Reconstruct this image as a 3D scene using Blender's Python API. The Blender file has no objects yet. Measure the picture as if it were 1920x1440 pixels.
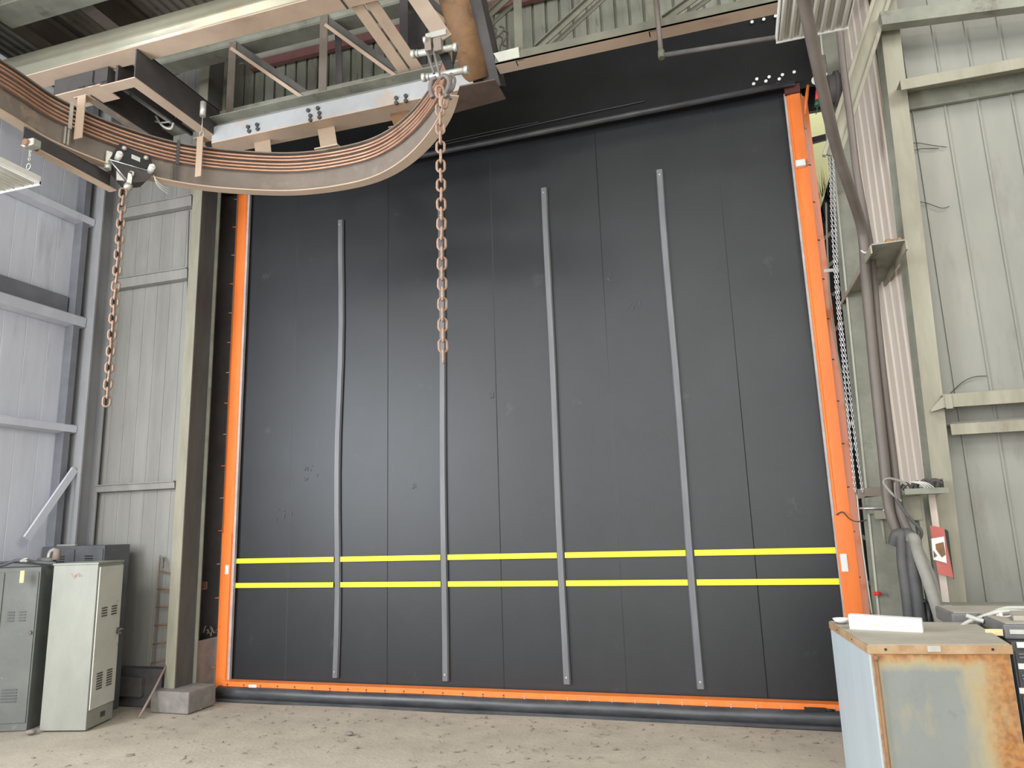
import bpy, bmesh, math, random
from mathutils import Vector, Matrix
random.seed(7)
scene = bpy.context.scene
# ---------------------------------------------------------------- camera
YAW, PITCH, ROLL, FPX = -0.291545, 0.193065, -0.031359, 1340.0
CAM = Vector((0, 0, 2.0))
fw = Vector((math.sin(YAW)*math.cos(PITCH), math.cos(YAW)*math.cos(PITCH), math.sin(PITCH)))
rt0 = Vector((math.cos(YAW), -math.sin(YAW), 0)); up0 = rt0.cross(fw)
rt = rt0*math.cos(ROLL)+up0*math.sin(ROLL); up = -rt0*math.sin(ROLL)+up0*math.cos(ROLL)
cd = bpy.data.cameras.new('camera'); cam = bpy.data.objects.new('camera', cd)
bpy.context.collection.objects.link(cam)
cam.matrix_world = Matrix(((rt.x, up.x, -fw.x, CAM.x), (rt.y, up.y, -fw.y, CAM.y), (rt.z, up.z, -fw.z, CAM.z), (0, 0, 0, 1)))
cd.sensor_width = 36; cd.lens = FPX/1920*36; cd.clip_end = 200
scene.camera = cam
# ---------------------------------------------------------------- world, light, exposure
w = bpy.data.worlds.new('daylight'); scene.world = w; w.use_nodes = True
wb = w.node_tree.nodes['Background']; wb.inputs[0].default_value = (.86, .93, 1.0, 1); wb.inputs[1].default_value = 1.8
def area(name, loc, target, sx, sy, power, col):
    l = bpy.data.lights.new(name, 'AREA'); l.shape = 'RECTANGLE'; l.size = sx; l.size_y = sy; l.energy = power; l.color = col
    o = bpy.data.objects.new(name, l); bpy.context.collection.objects.link(o); o.location = loc
    o.rotation_euler = (Vector(target)-Vector(loc)).to_track_quat('-Z', 'Z').to_euler(); return o
area('daylight_opposite_doorway', (-1, -9.8, 3.1), (-2, 8, 2.6), 13, 5.8, 1020, (1, .98, .93))
area('fill_overhead_rear', (-2.5, -5.0, 8.85), (-2.5, -1.5, 0), 11, 4.0, 1300, (1, .99, .93))  # added overhead fill for the floor; the roof deck has no opening here
area('fill_overhead_right', (3.9, 1.5, 8.8), (-4.2, 5.2, 0), 6.5, 2.6, 800, (1, .985, .93))  # added fill from upper right, brightens floor and left side, misses curtain reflection
area('daylight_left_windows', (-8.05, .2, 3.9), (0, 3.2, 3.2), 4.6, 3.6, 900, (.90, .95, 1.0))
vs = scene.view_settings; vs.view_transform = 'Standard'; vs.look = 'None'; vs.exposure = 0.0; vs.gamma = 1; vs.use_curve_mapping = False

# ---------------------------------------------------------------- helpers
def ray(px, py): return rt*((px-960)/FPX)+up*((720-py)/FPX)+fw
def U(px, py, Y): d = ray(px, py); return CAM+d*(Y/d.y)
def UX(px, py, X): d = ray(px, py); return CAM+d*(X/d.x)
def UZ(px, py, Z): d = ray(px, py); return CAM+d*((Z-2)/d.z)
def V(*a): return Vector(a)
COL = bpy.context.collection
WL = {}
def tag(o, label=None, cat=None, group=None, kind=None):
    if label: o['label'] = label
    if cat: o['category'] = cat
    if group: o['group'] = group
    if kind: o['kind'] = kind
    return o
def thing(name, loc, label, cat, group=None, kind=None):
    o = bpy.data.objects.new(name, None); COL.objects.link(o); o.location = loc; o.empty_display_size = .1
    WL[o] = Vector(loc); return tag(o, label, cat, group, kind)
class MB:
    def __init__(s): s.v = []; s.f = []; s.sm = []
    def add(s, vs_, fs, smooth=False):
        n = len(s.v); s.v += [Vector(p) for p in vs_]
        for f in fs: s.f.append([i+n for i in f]); s.sm.append(smooth)
        return s
    def hexa(s, p): return s.add(p, [(0, 3, 2, 1), (4, 5, 6, 7), (0, 1, 5, 4), (1, 2, 6, 5), (2, 3, 7, 6), (3, 0, 4, 7)])
    def box(s, x0, x1, y0, y1, z0, z1):
        return s.hexa([(x0, y0, z0), (x1, y0, z0), (x1, y1, z0), (x0, y1, z0), (x0, y0, z1), (x1, y0, z1), (x1, y1, z1), (x0, y1, z1)])
    def prism(s, prof, a, b, X, Yv, smooth=False, caps=True):
        a = Vector(a); b = Vector(b); n = len(prof)
        vs_ = [a+X*p[0]+Yv*p[1] for p in prof]+[b+X*p[0]+Yv*p[1] for p in prof]
        fs = [(i, (i+1) % n, (i+1) % n+n, i+n) for i in range(n)]
        s.add(vs_, fs, smooth)
        if caps:
            k = len(s.v)-2*n
            s.f.append(list(range(k+n-1, k-1, -1))); s.sm.append(False); s.f.append(list(range(k+n, k+2*n))); s.sm.append(False)
        return s
    def frame(s, a, b, ref):
        d = (Vector(b)-Vector(a)).normalized(); r = Vector(ref); r = (r-d*r.dot(d)).normalized(); return d.cross(r), r
    def bar(s, a, b, wd, ht, ref=(0, 0, 1)):
        X, R = s.frame(a, b, ref); h = wd/2; g = ht/2
        return s.prism([(-h, -g), (h, -g), (h, g), (-h, g)], a, b, X, R)
    def ang(s, a, b, wd, t=.008, ref=(0, 0, 1), flip=1):   # L-angle
        X, R = s.frame(a, b, ref)
        return s.prism([(0, 0), (flip*wd, 0), (flip*wd, t), (flip*t, t), (flip*t, wd), (0, wd)], a, b, X, R)
    def ibeam(s, a, b, wd, ht, tf=.015, tw=.01, ref=(0, 0, 1)):
        X, R = s.frame(a, b, ref); h = wd/2; g = ht/2; t = tw/2
        return s.prism([(-h, -g), (h, -g), (h, -g+tf), (t, -g+tf), (t, g-tf), (h, g-tf), (h, g), (-h, g), (-h, g-tf), (-t, g-tf), (-t, -g+tf), (-h, -g+tf)], a, b, X, R)
    def cyl(s, a, b, r, n=14, r2=None):
        a = Vector(a); b = Vector(b); r2 = r if r2 is None else r2
        ref = (0, 0, 1) if abs((b-a).normalized().z) < .9 else (1, 0, 0); X, R = s.frame(a, b, ref)
        c = [(math.cos(2*math.pi*i/n), math.sin(2*math.pi*i/n)) for i in range(n)]
        vs_ = [a+X*p*r+R*q*r for p, q in c]+[b+X*p*r2+R*q*r2 for p, q in c]
        s.add(vs_, [(i, (i+1) % n, (i+1) % n+n, i+n) for i in range(n)], True); k = len(s.v)-2*n
        s.f.append(list(range(k+n-1, k-1, -1))); s.sm.append(False); s.f.append(list(range(k+n, k+2*n))); s.sm.append(False)
        return s
    def tube(s, pts, r, n=10, closed=False):
        P = [Vector(p) for p in pts]; m = len(P); rings = []; R = None
        for i in range(m):
            if closed: t = P[(i+1) % m]-P[i-1]
            else: t = P[min(i+1, m-1)]-P[max(i-1, 0)]
            t.normalize()
            if R is None:
                R = Vector((0, 0, 1)) if abs(t.z) < .9 else Vector((1, 0, 0))
            R = (R-t*R.dot(t)).normalized(); X = t.cross(R)
            rr = r[i] if isinstance(r, (list, tuple)) else r
            rings.append([P[i]+X*math.cos(2*math.pi*k/n)*rr+R*math.sin(2*math.pi*k/n)*rr for k in range(n)])
        vs_ = [p for q in rings for p in q]; fs = []
        for i in range(m if closed else m-1):
            j = (i+1) % m
            for k in range(n): fs.append((i*n+k, i*n+(k+1) % n, j*n+(k+1) % n, j*n+k))
        s.add(vs_, fs, True)
        if not closed:
            k = len(s.v)-len(vs_)
            s.f.append(list(range(k+n-1, k-1, -1))); s.sm.append(False); e = k+(m-1)*n; s.f.append(list(range(e, e+n))); s.sm.append(False)
        return s
    def sphere(s, c, r, nu=12, nv=8, sc=(1, 1, 1)):
        c = Vector(c); vs_ = []; fs = []
        for j in range(nv+1):
            th = math.pi*j/nv
            for i in range(nu):
                ph = 2*math.pi*i/nu; vs_.append(c+Vector((math.sin(th)*math.cos(ph)*sc[0], math.sin(th)*math.sin(ph)*sc[1], math.cos(th)*sc[2]))*r)
        for j in range(nv):
            for i in range(nu): fs.append((j*nu+i, (j+1)*nu+i, (j+1)*nu+(i+1) % nu, j*nu+(i+1) % nu))
        return s.add(vs_, fs, True)
    def slab(s, pts, nrm):   # polygon with thickness vector
        n = len(pts); nrm = Vector(nrm); p = [Vector(q) for q in pts]
        s.add(p+[q+nrm for q in p], [tuple(range(n-1, -1, -1)), tuple(range(n, 2*n))]+[(i, (i+1) % n, (i+1) % n+n, i+n) for i in range(n)])
        return s
    def build(s, name, m, parent=None, bevel=0, loc=None):
        base = WL[parent] if parent else (Vector(loc) if loc else Vector((0, 0, 0)))
        me = bpy.data.meshes.new(name); me.from_pydata([p-base for p in s.v], [], s.f); me.update()
        bm = bmesh.new(); bm.from_mesh(me)
        for f, k in zip(bm.faces, s.sm): f.smooth = k
        bmesh.ops.recalc_face_normals(bm, faces=bm.faces); bm.to_mesh(me); bm.free()
        o = bpy.data.objects.new(name, me); COL.objects.link(o); me.materials.append(m)
        if parent: o.parent = parent
        else: o.location = base
        WL[o] = base
        if bevel:
            b = o.modifiers.new('bevel', 'BEVEL'); b.width = bevel; b.segments = 2; b.limit_method = 'ANGLE'; b.harden_normals = False
        return o
def catmull(P, n=8, closed=False):
    P = [Vector(p) for p in P]; out = []; m = len(P)
    for i in range(m if closed else m-1):
        g = (lambda k: P[k % m]) if closed else (lambda k: P[max(0, min(m-1, k))])
        a, b, c, d = g(i-1), g(i), g(i+1), g(i+2)
        for j in range(n):
            t = j/n; out.append(.5*((2*b)+(c-a)*t+(2*a-5*b+4*c-d)*t*t+(3*b-a-3*c+d)*t**3))
    if not closed: out.append(P[-1])
    return out
def text(name, s, size, loc, rot, m, parent, depth=.0006):
    cu = bpy.data.curves.new(name, 'FONT'); cu.body = s; cu.size = size; cu.extrude = depth; cu.align_x = 'CENTER'; cu.align_y = 'CENTER'
    o = bpy.data.objects.new(name, cu); COL.objects.link(o)
    dg = bpy.context.evaluated_depsgraph_get(); me = bpy.data.meshes.new_from_object(o.evaluated_get(dg)); bpy.data.objects.remove(o)
    o = bpy.data.objects.new(name, me); COL.objects.link(o); me.materials.append(m)
    o.parent = parent; o.location = Vector(loc)-WL[parent]; o.rotation_euler = rot; WL[o] = Vector(loc); return o
# ---------------------------------------------------------------- materials
def mat(name, c1, c2=None, scale=4, rough=.75, metal=0, bump=.15, bs=40, stretch=(1, 1, 1), c3=None, s3=1.5, t3=(.55, .7), spec=.4, trans=0, alpha=1):
    m = bpy.data.materials.new(name); m.use_nodes = True; nt = m.node_tree; N = nt.nodes; L = nt.links
    b = N['Principled BSDF']; b.inputs['Roughness'].default_value = rough; b.inputs['Metallic'].default_value = metal
    b.inputs['Specular IOR Level'].default_value = spec
    if c2 is None: c2 = tuple(x*.75 for x in c1)
    tc = N.new('ShaderNodeTexCoord'); mp = N.new('ShaderNodeMapping'); mp.inputs['Scale'].default_value = stretch; L.new(tc.outputs['Object'], mp.inputs[0])
    n1 = N.new('ShaderNodeTexNoise'); n1.inputs['Scale'].default_value = scale; n1.inputs['Detail'].default_value = 8; n1.inputs['Roughness'].default_value = .65; L.new(mp.outputs[0], n1.inputs[0])
    r = N.new('ShaderNodeMapRange'); r.inputs[1].default_value = .35; r.inputs[2].default_value = .68; L.new(n1.outputs[0], r.inputs[0])
    mx = N.new('ShaderNodeMix'); mx.data_type = 'RGBA'; mx.inputs[6].default_value = (*c1, 1); mx.inputs[7].default_value = (*c2, 1); L.new(r.outputs[0], mx.inputs[0])
    out = mx.outputs[2]
    if c3:
        n3 = N.new('ShaderNodeTexNoise'); n3.inputs['Scale'].default_value = s3; n3.inputs['Detail'].default_value = 10; n3.inputs['Roughness'].default_value = .7; L.new(mp.outputs[0], n3.inputs[0])
        r3 = N.new('ShaderNodeMapRange'); r3.inputs[1].default_value = t3[0]; r3.inputs[2].default_value = t3[1]; L.new(n3.outputs[0], r3.inputs[0])
        m3 = N.new('ShaderNodeMix'); m3.data_type = 'RGBA'; L.new(r3.outputs[0], m3.inputs[0]); L.new(out, m3.inputs[6]); m3.inputs[7].default_value = (*c3, 1); out = m3.outputs[2]
    L.new(out, b.inputs['Base Color'])
    if bump:
        n2 = N.new('ShaderNodeTexNoise'); n2.inputs['Scale'].default_value = bs; n2.inputs['Detail'].default_value = 6; L.new(mp.outputs[0], n2.inputs[0])
        bp = N.new('ShaderNodeBump'); bp.inputs['Strength'].default_value = bump; bp.inputs['Distance'].default_value = .01; L.new(n2.outputs[0], bp.inputs['Height']); L.new(bp.outputs[0], b.inputs['Normal'])
    if trans: b.inputs['Transmission Weight'].default_value = trans
    m['out'] = 0
    return m
M = {}
M['floor'] = mat('dusty concrete', (.50, .445, .365), (.40, .35, .285), 2.2, .92, bump=.5, bs=26, c3=(.17, .14, .11), s3=7, t3=(.60, .78))
M['rubber'] = mat('black rubber sheet', (.0115, .0125, .0150), (.0165, .0178, .0212), 1.6, .43, bump=.10, bs=220, c3=(.070, .072, .076), s3=2.6, t3=(.62, .86), spec=.5)
M['hood'] = mat('dark hood sheet', (.008, .008, .009), (.012, .012, .013), 3, .6, bump=.1, spec=.25)
M['strip'] = mat('grey rubber batten', (.125, .128, .138), (.165, .168, .178), 3, .45, bump=.05, stretch=(4, 4, .6))
M['tube'] = mat('shiny black rubber', (.035, .036, .042), (.075, .077, .083), 5, .38, bump=.06, stretch=(.5, 2, 2), spec=.5)
M['orange'] = mat('orange painted steel', (.90, .225, .045), (.80, .19, .036), 3, .42, bump=.03, spec=.45, stretch=(2, 2, .4))
M['oxide'] = mat('dark red primer steel', (.10, .03, .025), (.07, .022, .02), 5, .7)
M['seal'] = mat('pale edge seal', (.48, .45, .44), (.36, .33, .33), 6, .6)
M['yellow'] = mat('yellow reflective tape', (.87, .80, .035), (.80, .72, .03), 5, .5, bump=.02)
M['white'] = mat('white plastic', (.80, .80, .78), (.70, .70, .68), 6, .5, bump=.02)
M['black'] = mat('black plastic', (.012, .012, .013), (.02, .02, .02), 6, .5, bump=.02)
M['wall'] = mat('dusty grey metal cladding', (.29, .285, .265), (.21, .205, .19), 1.3, .72, bump=.08, stretch=(2.5, 2.5, .35), c3=(.16, .15, .145), s3=1.1, t3=(.56, .8))
M['walll'] = mat('haze lifted grey cladding', (.60, .62, .70), (.50, .515, .585), 1.0, .72, bump=.08, stretch=(2.5, 2.5, .35), c3=(.28, .29, .33), s3=1.1, t3=(.58, .85))  # colour raised and blued to carry the haze glow over the left wall
M['wallr'] = mat('ivory metal cladding', (.265, .262, .232), (.22, .22, .195), .9, .62, bump=.05, stretch=(2, 2, .5), c3=(.13, .115, .09), s3=1.1, t3=(.54, .84))
M['pink'] = mat('rust stained ribbed cladding', (.56, .49, .42), (.46, .385, .33), 1.2, .7, bump=.08, stretch=(6, 6, .35), c3=(.34, .26, .21), s3=1.4, t3=(.6, .8))
M['olive'] = mat('pale olive painted steel', (.30, .285, .22), (.225, .21, .16), 2, .65, bump=.08, stretch=(3, 3, .6), c3=(.17, .13, .09), s3=2.2, t3=(.62, .78))
M['olived'] = mat('grimy olive painted steel', (.26, .265, .215), (.17, .17, .14), 2.5, .7, bump=.1, c3=(.10, .085, .065), s3=3, t3=(.58, .74))
M['tan'] = mat('dust coated tan steel', (.52, .40, .30), (.44, .33, .25), 2.2, .8, bump=.08, c3=(.36, .24, .17), s3=2, t3=(.6, .78))
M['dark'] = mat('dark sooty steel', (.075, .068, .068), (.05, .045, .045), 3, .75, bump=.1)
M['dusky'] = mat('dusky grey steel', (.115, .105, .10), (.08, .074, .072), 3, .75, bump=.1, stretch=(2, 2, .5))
M['postb'] = mat('bluish grey post and shadow band', (.20, .205, .235), (.15, .155, .18), 3, .7)  # post colour, also used for the painted shadow over the middle girt
M['cornr'] = mat('grey corner column paint', (.33, .335, .35), (.26, .265, .28), 2, .7, stretch=(2, 2, .5))
M['tand'] = mat('tan brown steel', (.30, .235, .18), (.24, .185, .14), 3, .75)
M['gritm'] = mat('brown grit', (.22, .18, .14), (.30, .25, .20), 8, .9)
M['rustd'] = mat('dark rust brown steel', (.13, .09, .07), (.09, .062, .05), 4, .75)
M['olivek'] = mat('dark grimy olive steel', (.165, .16, .12), (.11, .108, .082), 3, .7, bump=.1)
M['web'] = mat('grey brown dusty steel', (.20, .165, .138), (.155, .128, .108), 3, .7, bump=.08, c3=(.33, .25, .19), s3=2.5)
M['channel'] = mat('blue grey painted steel', (.40, .41, .42), (.32, .33, .34), 2.5, .45, bump=.04, c3=(.40, .30, .22), s3=2.2, t3=(.56, .72), spec=.5)
M['girder'] = mat('greenish galvanised steel', (.40, .385, .29), (.32, .31, .24), 2.5, .33, .45, bump=.06, c3=(.40, .29, .20), s3=2.2, t3=(.58, .74), spec=.6)
M['rust'] = mat('rusty brown steel', (.27, .15, .07), (.17, .095, .055), 4, .7, bump=.2, c3=(.07, .045, .035), s3=3)
M['redsteel'] = mat('dull red steel', (.20, .09, .085), (.15, .07, .065), 4, .75)
M['ribs'] = mat('grey green ribbed sheet', (.30, .305, .25), (.21, .215, .175), 2, .7, bump=.1, stretch=(3, 3, .4), c3=(.08, .085, .07), s3=3)
M['roof'] = mat('dusty roof sheet', (.30, .28, .24), (.20, .18, .155), 2, .75, bump=.1, c3=(.10, .09, .08), s3=2)
M['chain'] = mat('rusted chain steel', (.33, .22, .165), (.23, .145, .105), 18, .75, bump=.3, bs=90, c3=(.42, .32, .26), s3=14)
M['chaind'] = mat('dark weathered iron', (.17, .15, .14), (.11, .095, .09), 12, .6, bump=.15)
M['copper'] = mat('copper conductor', (.52, .31, .215), (.38, .21, .15), 5, .42, .5, bump=.04, c3=(.52, .39, .27), s3=3)
M['galv'] = mat('galvanised steel', (.55, .55, .50), (.42, .42, .38), 9, .4, .5, bump=.05)
M['chrome'] = mat('silver steel', (.66, .67, .68), (.5, .5, .52), 9, .3, .8, bump=.02)
M['conduit'] = mat('brown grey conduit', (.145, .12, .105), (.10, .085, .075), 4, .5, bump=.05, stretch=(1, 1, .4))
M['hose'] = mat('grey rubber hose', (.055, .055, .058), (.085, .083, .08), 5, .6, bump=.05)
M['hosel'] = mat('dusty grey hose', (.27, .26, .235), (.20, .19, .17), 5, .7, bump=.05)
M['conc'] = mat('grimy concrete block', (.27, .245, .225), (.17, .155, .145), 5, .9, bump=.5, c3=(.42, .40, .38), s3=3, t3=(.6, .75))
M['conk'] = mat('dark stained concrete', (.10, .093, .092), (.065, .06, .06), 5, .9, bump=.5)
M['locker'] = mat('cream grey locker paint', (.33, .335, .295), (.275, .28, .25), 2, .5, bump=.03, c3=(.22, .195, .16), s3=3.2, t3=(.62, .8), stretch=(1.5, 1.5, .7))
M['lockerd'] = mat('locker door grey paint', (.60, .61, .56), (.52, .525, .48), 3, .5, bump=.03, c3=(.34, .32, .28), s3=8, t3=(.62, .78))
M['lockerg'] = mat('greenish grey locker paint', (.17, .18, .165), (.13, .137, .125), 3, .6, bump=.04, c3=(.34, .34, .32), s3=6, t3=(.6, .8))
M['lockerk'] = mat('dark grey locker paint', (.12, .125, .135), (.085, .088, .095), 3, .6, bump=.04)
M['paper'] = mat('yellowed paper', (.66, .55, .30), (.58, .47, .26), 20, .8, bump=.02)
M['red'] = mat('faded red sheet', (.48, .10, .09), (.42, .14, .11), 6, .7)
M['redcap'] = mat('bright red plastic', (.75, .04, .04), (.65, .03, .03), 6, .5)
M['green'] = mat('dark green plastic', (.02, .10, .06), (.02, .08, .05), 6, .5)
M['ylight'] = mat('pale yellow insulation sheet', (.97, .88, .44), (.93, .84, .39), 3, .8, bump=.1)
M['leaf'] = mat('pale dry grass', (.72, .76, .40), (.55, .60, .28), 5, .8)
M['chest'] = mat('dark grey tool chest paint', (.060, .060, .063), (.085, .085, .088), 40, .5, bump=.25, bs=300)
M['case'] = mat('dusty charcoal case', (.115, .115, .125), (.20, .19, .175), 4, .6, bump=.1)
M['dust'] = mat('dust covered lid', (.40, .37, .31), (.33, .305, .255), 4, .9, bump=.1)
M['cable'] = mat('pale grey cable', (.50, .49, .45), (.40, .39, .36), 6, .6)
M['tube_lamp'] = mat('white lamp tube', (.86, .86, .80), (.80, .80, .74), 4, .35, bump=0)
M['reflector'] = mat('lamp reflector', (.66, .65, .60), (.56, .55, .51), 4, .5)
M['pale'] = mat('pale eave flashing', (.50, .50, .43), (.40, .40, .35), 3, .7)
M['wood'] = mat('weathered stick', (.30, .23, .20), (.22, .17, .15), 8, .8)
# cabinet panels: flat grey paint with orange rust growing in from the edges
def rustmat(name, base, x0, x1, ztop, soft=.3, right=True):
    m = mat(name, base, tuple(x*.88 for x in base), 2.5, .5, bump=.04, c3=(.15, .165, .17), s3=7, t3=(.585, .70), stretch=(1, 1, .8)); nt = m.node_tree; N = nt.nodes; L = nt.links
    b = N['Principled BSDF']; src = b.inputs['Base Color'].links[0].from_socket
    tc = N.new('ShaderNodeTexCoord'); sp = N.new('ShaderNodeSeparateXYZ'); L.new(tc.outputs['Object'], sp.inputs[0])
    def mr(s, a, c):
        r = N.new('ShaderNodeMapRange'); L.new(s, r.inputs[0]); r.inputs[1].default_value = a; r.inputs[2].default_value = c; return r.outputs[0]
    def op(o, a, c):
        n = N.new('ShaderNodeMath'); n.operation = o
        for i, q in enumerate((a, c)):
            if isinstance(q, (int, float)): n.inputs[i].default_value = q
            else: L.new(q, n.inputs[i])
        return n.outputs[0]
    e = mr(sp.outputs[2], ztop-soft, ztop)
    lf = mr(sp.outputs[0], x0+.06, x0); e = op('MAXIMUM', e, lf)
    if right: e = op('MAXIMUM', e, mr(sp.outputs[0], x1-.30, x1-.02))
    mpz = N.new('ShaderNodeMapping'); mpz.inputs['Scale'].default_value = (1.6, 1.6, .55); L.new(tc.outputs['Object'], mpz.inputs[0])
    nz = N.new('ShaderNodeTexNoise'); nz.inputs['Scale'].default_value = 5; nz.inputs['Detail'].default_value = 10; nz.inputs['Roughness'].default_value = .68; L.new(mpz.outputs[0], nz.inputs[0])
    f = op('ADD', op('MULTIPLY', e, .85), op('MULTIPLY', op('SUBTRACT', nz.outputs[0], .5), 1.1))
    fy = mr(f, .04, .48); fr = mr(f, .34, .78)
    m1 = N.new('ShaderNodeMix'); m1.data_type = 'RGBA'; L.new(fy, m1.inputs[0]); L.new(src, m1.inputs[6]); m1.inputs[7].default_value = (.36, .30, .17, 1)
    n4 = N.new('ShaderNodeTexNoise'); n4.inputs['Scale'].default_value = 30; n4.inputs['Detail'].default_value = 6; L.new(tc.outputs['Object'], n4.inputs[0])
    mr4 = N.new('ShaderNodeMix'); mr4.data_type = 'RGBA'; mr4.inputs[6].default_value = (.36, .17, .055, 1); mr4.inputs[7].default_value = (.24, .10, .035, 1); L.new(mr(n4.outputs[0], .4, .62), mr4.inputs[0])
    m2 = N.new('ShaderNodeMix'); m2.data_type = 'RGBA'; L.new(fr, m2.inputs[0]); L.new(m1.outputs[2], m2.inputs[6]); L.new(mr4.outputs[2], m2.inputs[7])
    L.new(m2.outputs[2], b.inputs['Base Color']); return m

# ---------------------------------------------------------------- sheet metal helper
def sheet(mb, p0, p1, z0, z1, pitch, depth, nrm, kind='rib', start=0.0):
    """vertical cladding from p0 to p1 (xy), ribs standing out along nrm"""
    p0 = Vector((*p0, 0)); p1 = Vector((*p1, 0)); nrm = Vector((*nrm, 0)); L_ = (p1-p0).length; d = (p1-p0)/L_
    prof = [(0, 0)]; x = start
    while x < L_-pitch*.5:
        if kind == 'rib':
            prof += [(x+pitch*.30, 0), (x+pitch*.38, depth), (x+pitch*.62, depth), (x+pitch*.70, 0)]
        elif kind == 'deep':
            prof += [(x+pitch*.40, 0), (x+pitch*.42, -depth), (x+pitch*.58, -depth), (x+pitch*.60, 0)]
        elif kind == 'groove':
            prof += [(x+pitch*.48, 0), (x+pitch*.49, -depth), (x+pitch*.51, -depth), (x+pitch*.52, 0)]
        else:
            prof += [(x+pitch*.46, 0), (x+pitch*.475, depth), (x+pitch*.525, depth), (x+pitch*.54, 0)]
        x += pitch
    prof.append((L_, 0)); n = len(prof)
    f = [p0+d*a+nrm*b for a, b in prof]; bk = [p0, p1]
    vs_ = [q+Vector((0, 0, z0)) for q in f]+[q+Vector((0, 0, z1)) for q in f]
    mb.add(vs_, [(i, i+1, i+1+n, i+n) for i in range(n-1)])
    bo = -nrm*(depth+.02)
    mb.hexa([p0+bo*1.6+V(0, 0, z0), p1+bo*1.6+V(0, 0, z0), p1+bo+V(0, 0, z0), p0+bo+V(0, 0, z0), p0+bo*1.6+V(0, 0, z1), p1+bo*1.6+V(0, 0, z1), p1+bo+V(0, 0, z1), p0+bo+V(0, 0, z1)])
    return mb

# ================================================================ SETTING
def struct(name, mb, m, label, cat, bevel=0):
    return tag(mb.build(name, m, bevel=bevel), label, cat, kind='structure')
# floor with slight unevenness
fm = MB(); nx, ny = 110, 90; X0, X1, Y0, Y1 = -10, 7, -11, 14
from mathutils import noise
vs_ = []
for j in range(ny+1):
    for i in range(nx+1):
        x = X0+(X1-X0)*i/nx; y = Y0+(Y1-Y0)*j/ny
        vs_.append((x, y, min(0, -.006+.012*noise.noise(Vector((x*.8, y*.8, 0))))))
fs = [(j*(nx+1)+i, j*(nx+1)+i+1, (j+1)*(nx+1)+i+1, (j+1)*(nx+1)+i) for j in range(ny) for i in range(nx)]
fm.add(vs_, fs, True); fm.box(X0, X1, Y0, Y1, -.3, -.05)
struct('floor', fm, M['floor'], 'dusty beige concrete floor strewn with grit in front of the black door', 'floor')
struct('wall_left', sheet(MB(), (-8.2, 3.0), (-8.2, 7.6), 0, 7.9, .3, .006, (1, 0), 'groove'), M['walll'], 'grey metal clad wall along the left side, coloured paler and bluer for haze', 'wall')
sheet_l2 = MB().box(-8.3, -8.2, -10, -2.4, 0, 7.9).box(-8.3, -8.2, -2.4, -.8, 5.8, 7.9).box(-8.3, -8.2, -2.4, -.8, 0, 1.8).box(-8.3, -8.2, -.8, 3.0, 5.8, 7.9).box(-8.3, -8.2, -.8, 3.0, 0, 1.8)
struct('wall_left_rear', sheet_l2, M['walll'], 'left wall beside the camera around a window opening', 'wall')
struct('wall_front_left', sheet(MB(), (-8.2, 7.5), (-6.5, 7.5), .3, 8.98, .21, .005, (0, -1), 'groove', .02), M['wall'], 'grey metal clad wall bay left of the black door behind the hanging chain', 'wall')
struct('wall_front_upper', sheet(MB(), (-8.2, 8.12), (4.4, 8.12), 7.35, 8.95, .18, .045, (0, -1), 'deep'), M['ribs'], 'grey green ribbed metal wall above the black door behind the roof trusses', 'wall')
struct('wall_right', sheet(MB(), (1.74, 6.86), (6.0, 6.86), 0, 8.95, .262, .014, (0, -1), 'seam', .02), M['wallr'], 'ivory metal clad wall with thin standing seams to the right of the door', 'wall')
struct('wall_right_side', MB().box(6.0, 6.1, -10, 6.9, 0, 8.95), M['wallr'], 'right side wall of the hall outside the view', 'wall')
struct('wall_right_return', sheet(MB(), (1.635, 6.76), (1.44, 7.86), 0.9, 7.4, .155, .012, (-.985, -.175), 'rib'), M['pink'], 'pinkish rust stained ribbed return wall between door and ivory wall', 'wall')
# roof deck: corrugated along Y
rm = MB(); n = 0; prof = []; x = -12.0
while x < 6.2:
    prof += [(x, 0), (x+.05, 0), (x+.07, .035), (x+.12, .035)]; x += .14
n = len(prof)
rm.add([(a, -10, 8.98+b) for a, b in prof]+[(a, 8.3, 8.98+b) for a, b in prof], [(i, i+1, i+1+n, i+n) for i in range(n-1)])
rm.box(-12, 6.2, -10, 8.3, 9.05, 9.08)
struct('ceiling', rm, M['roof'], 'dusty corrugated metal roof deck above the girders', 'ceiling')
struct('wall_light_stop', MB().box(-12, -11.9, -10, 8.3, 7.0, 9.0).box(-12, -8.25, -10, 8.3, 7.0, 7.1).box(-12, -8.2, 8.2, 8.3, 7.0, 9.0), M['dark'], 'added dark enclosure behind the top of the left wall, closing off daylight', 'wall')  # added box beyond the left wall, keeps sky light out under the deck
# concrete plinth along left bay
pl = MB().box(-8.2, -6.66, 7.36, 7.6, 0, .43).box(-8.2, -6.9, 7.30, 7.36, .12, .34)
struct('trim_1', pl, M['conk'], 'grimy concrete plinth under the left wall bay', 'plinth', .01)
struct('trim_2', MB().box(-6.62, -6.09, 7.16, 7.62, 0, .235), M['conc'], 'stained concrete footing under the left olive column', 'footing', .015)
a = U(377, 1200, 7.75); struct('trim_3', MB().box(a.x, -6.42, 7.66, 8.1, 0, a.z), M['conc'], 'taller grimy concrete block between left column and orange door track', 'footing', .012)

# ================================================================ DOOR
D = 8.0
door = thing('door_1', (-2.6, D, 0), 'tall black rubber industrial door with yellow stripes and orange frame', 'door', kind='structure')
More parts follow.
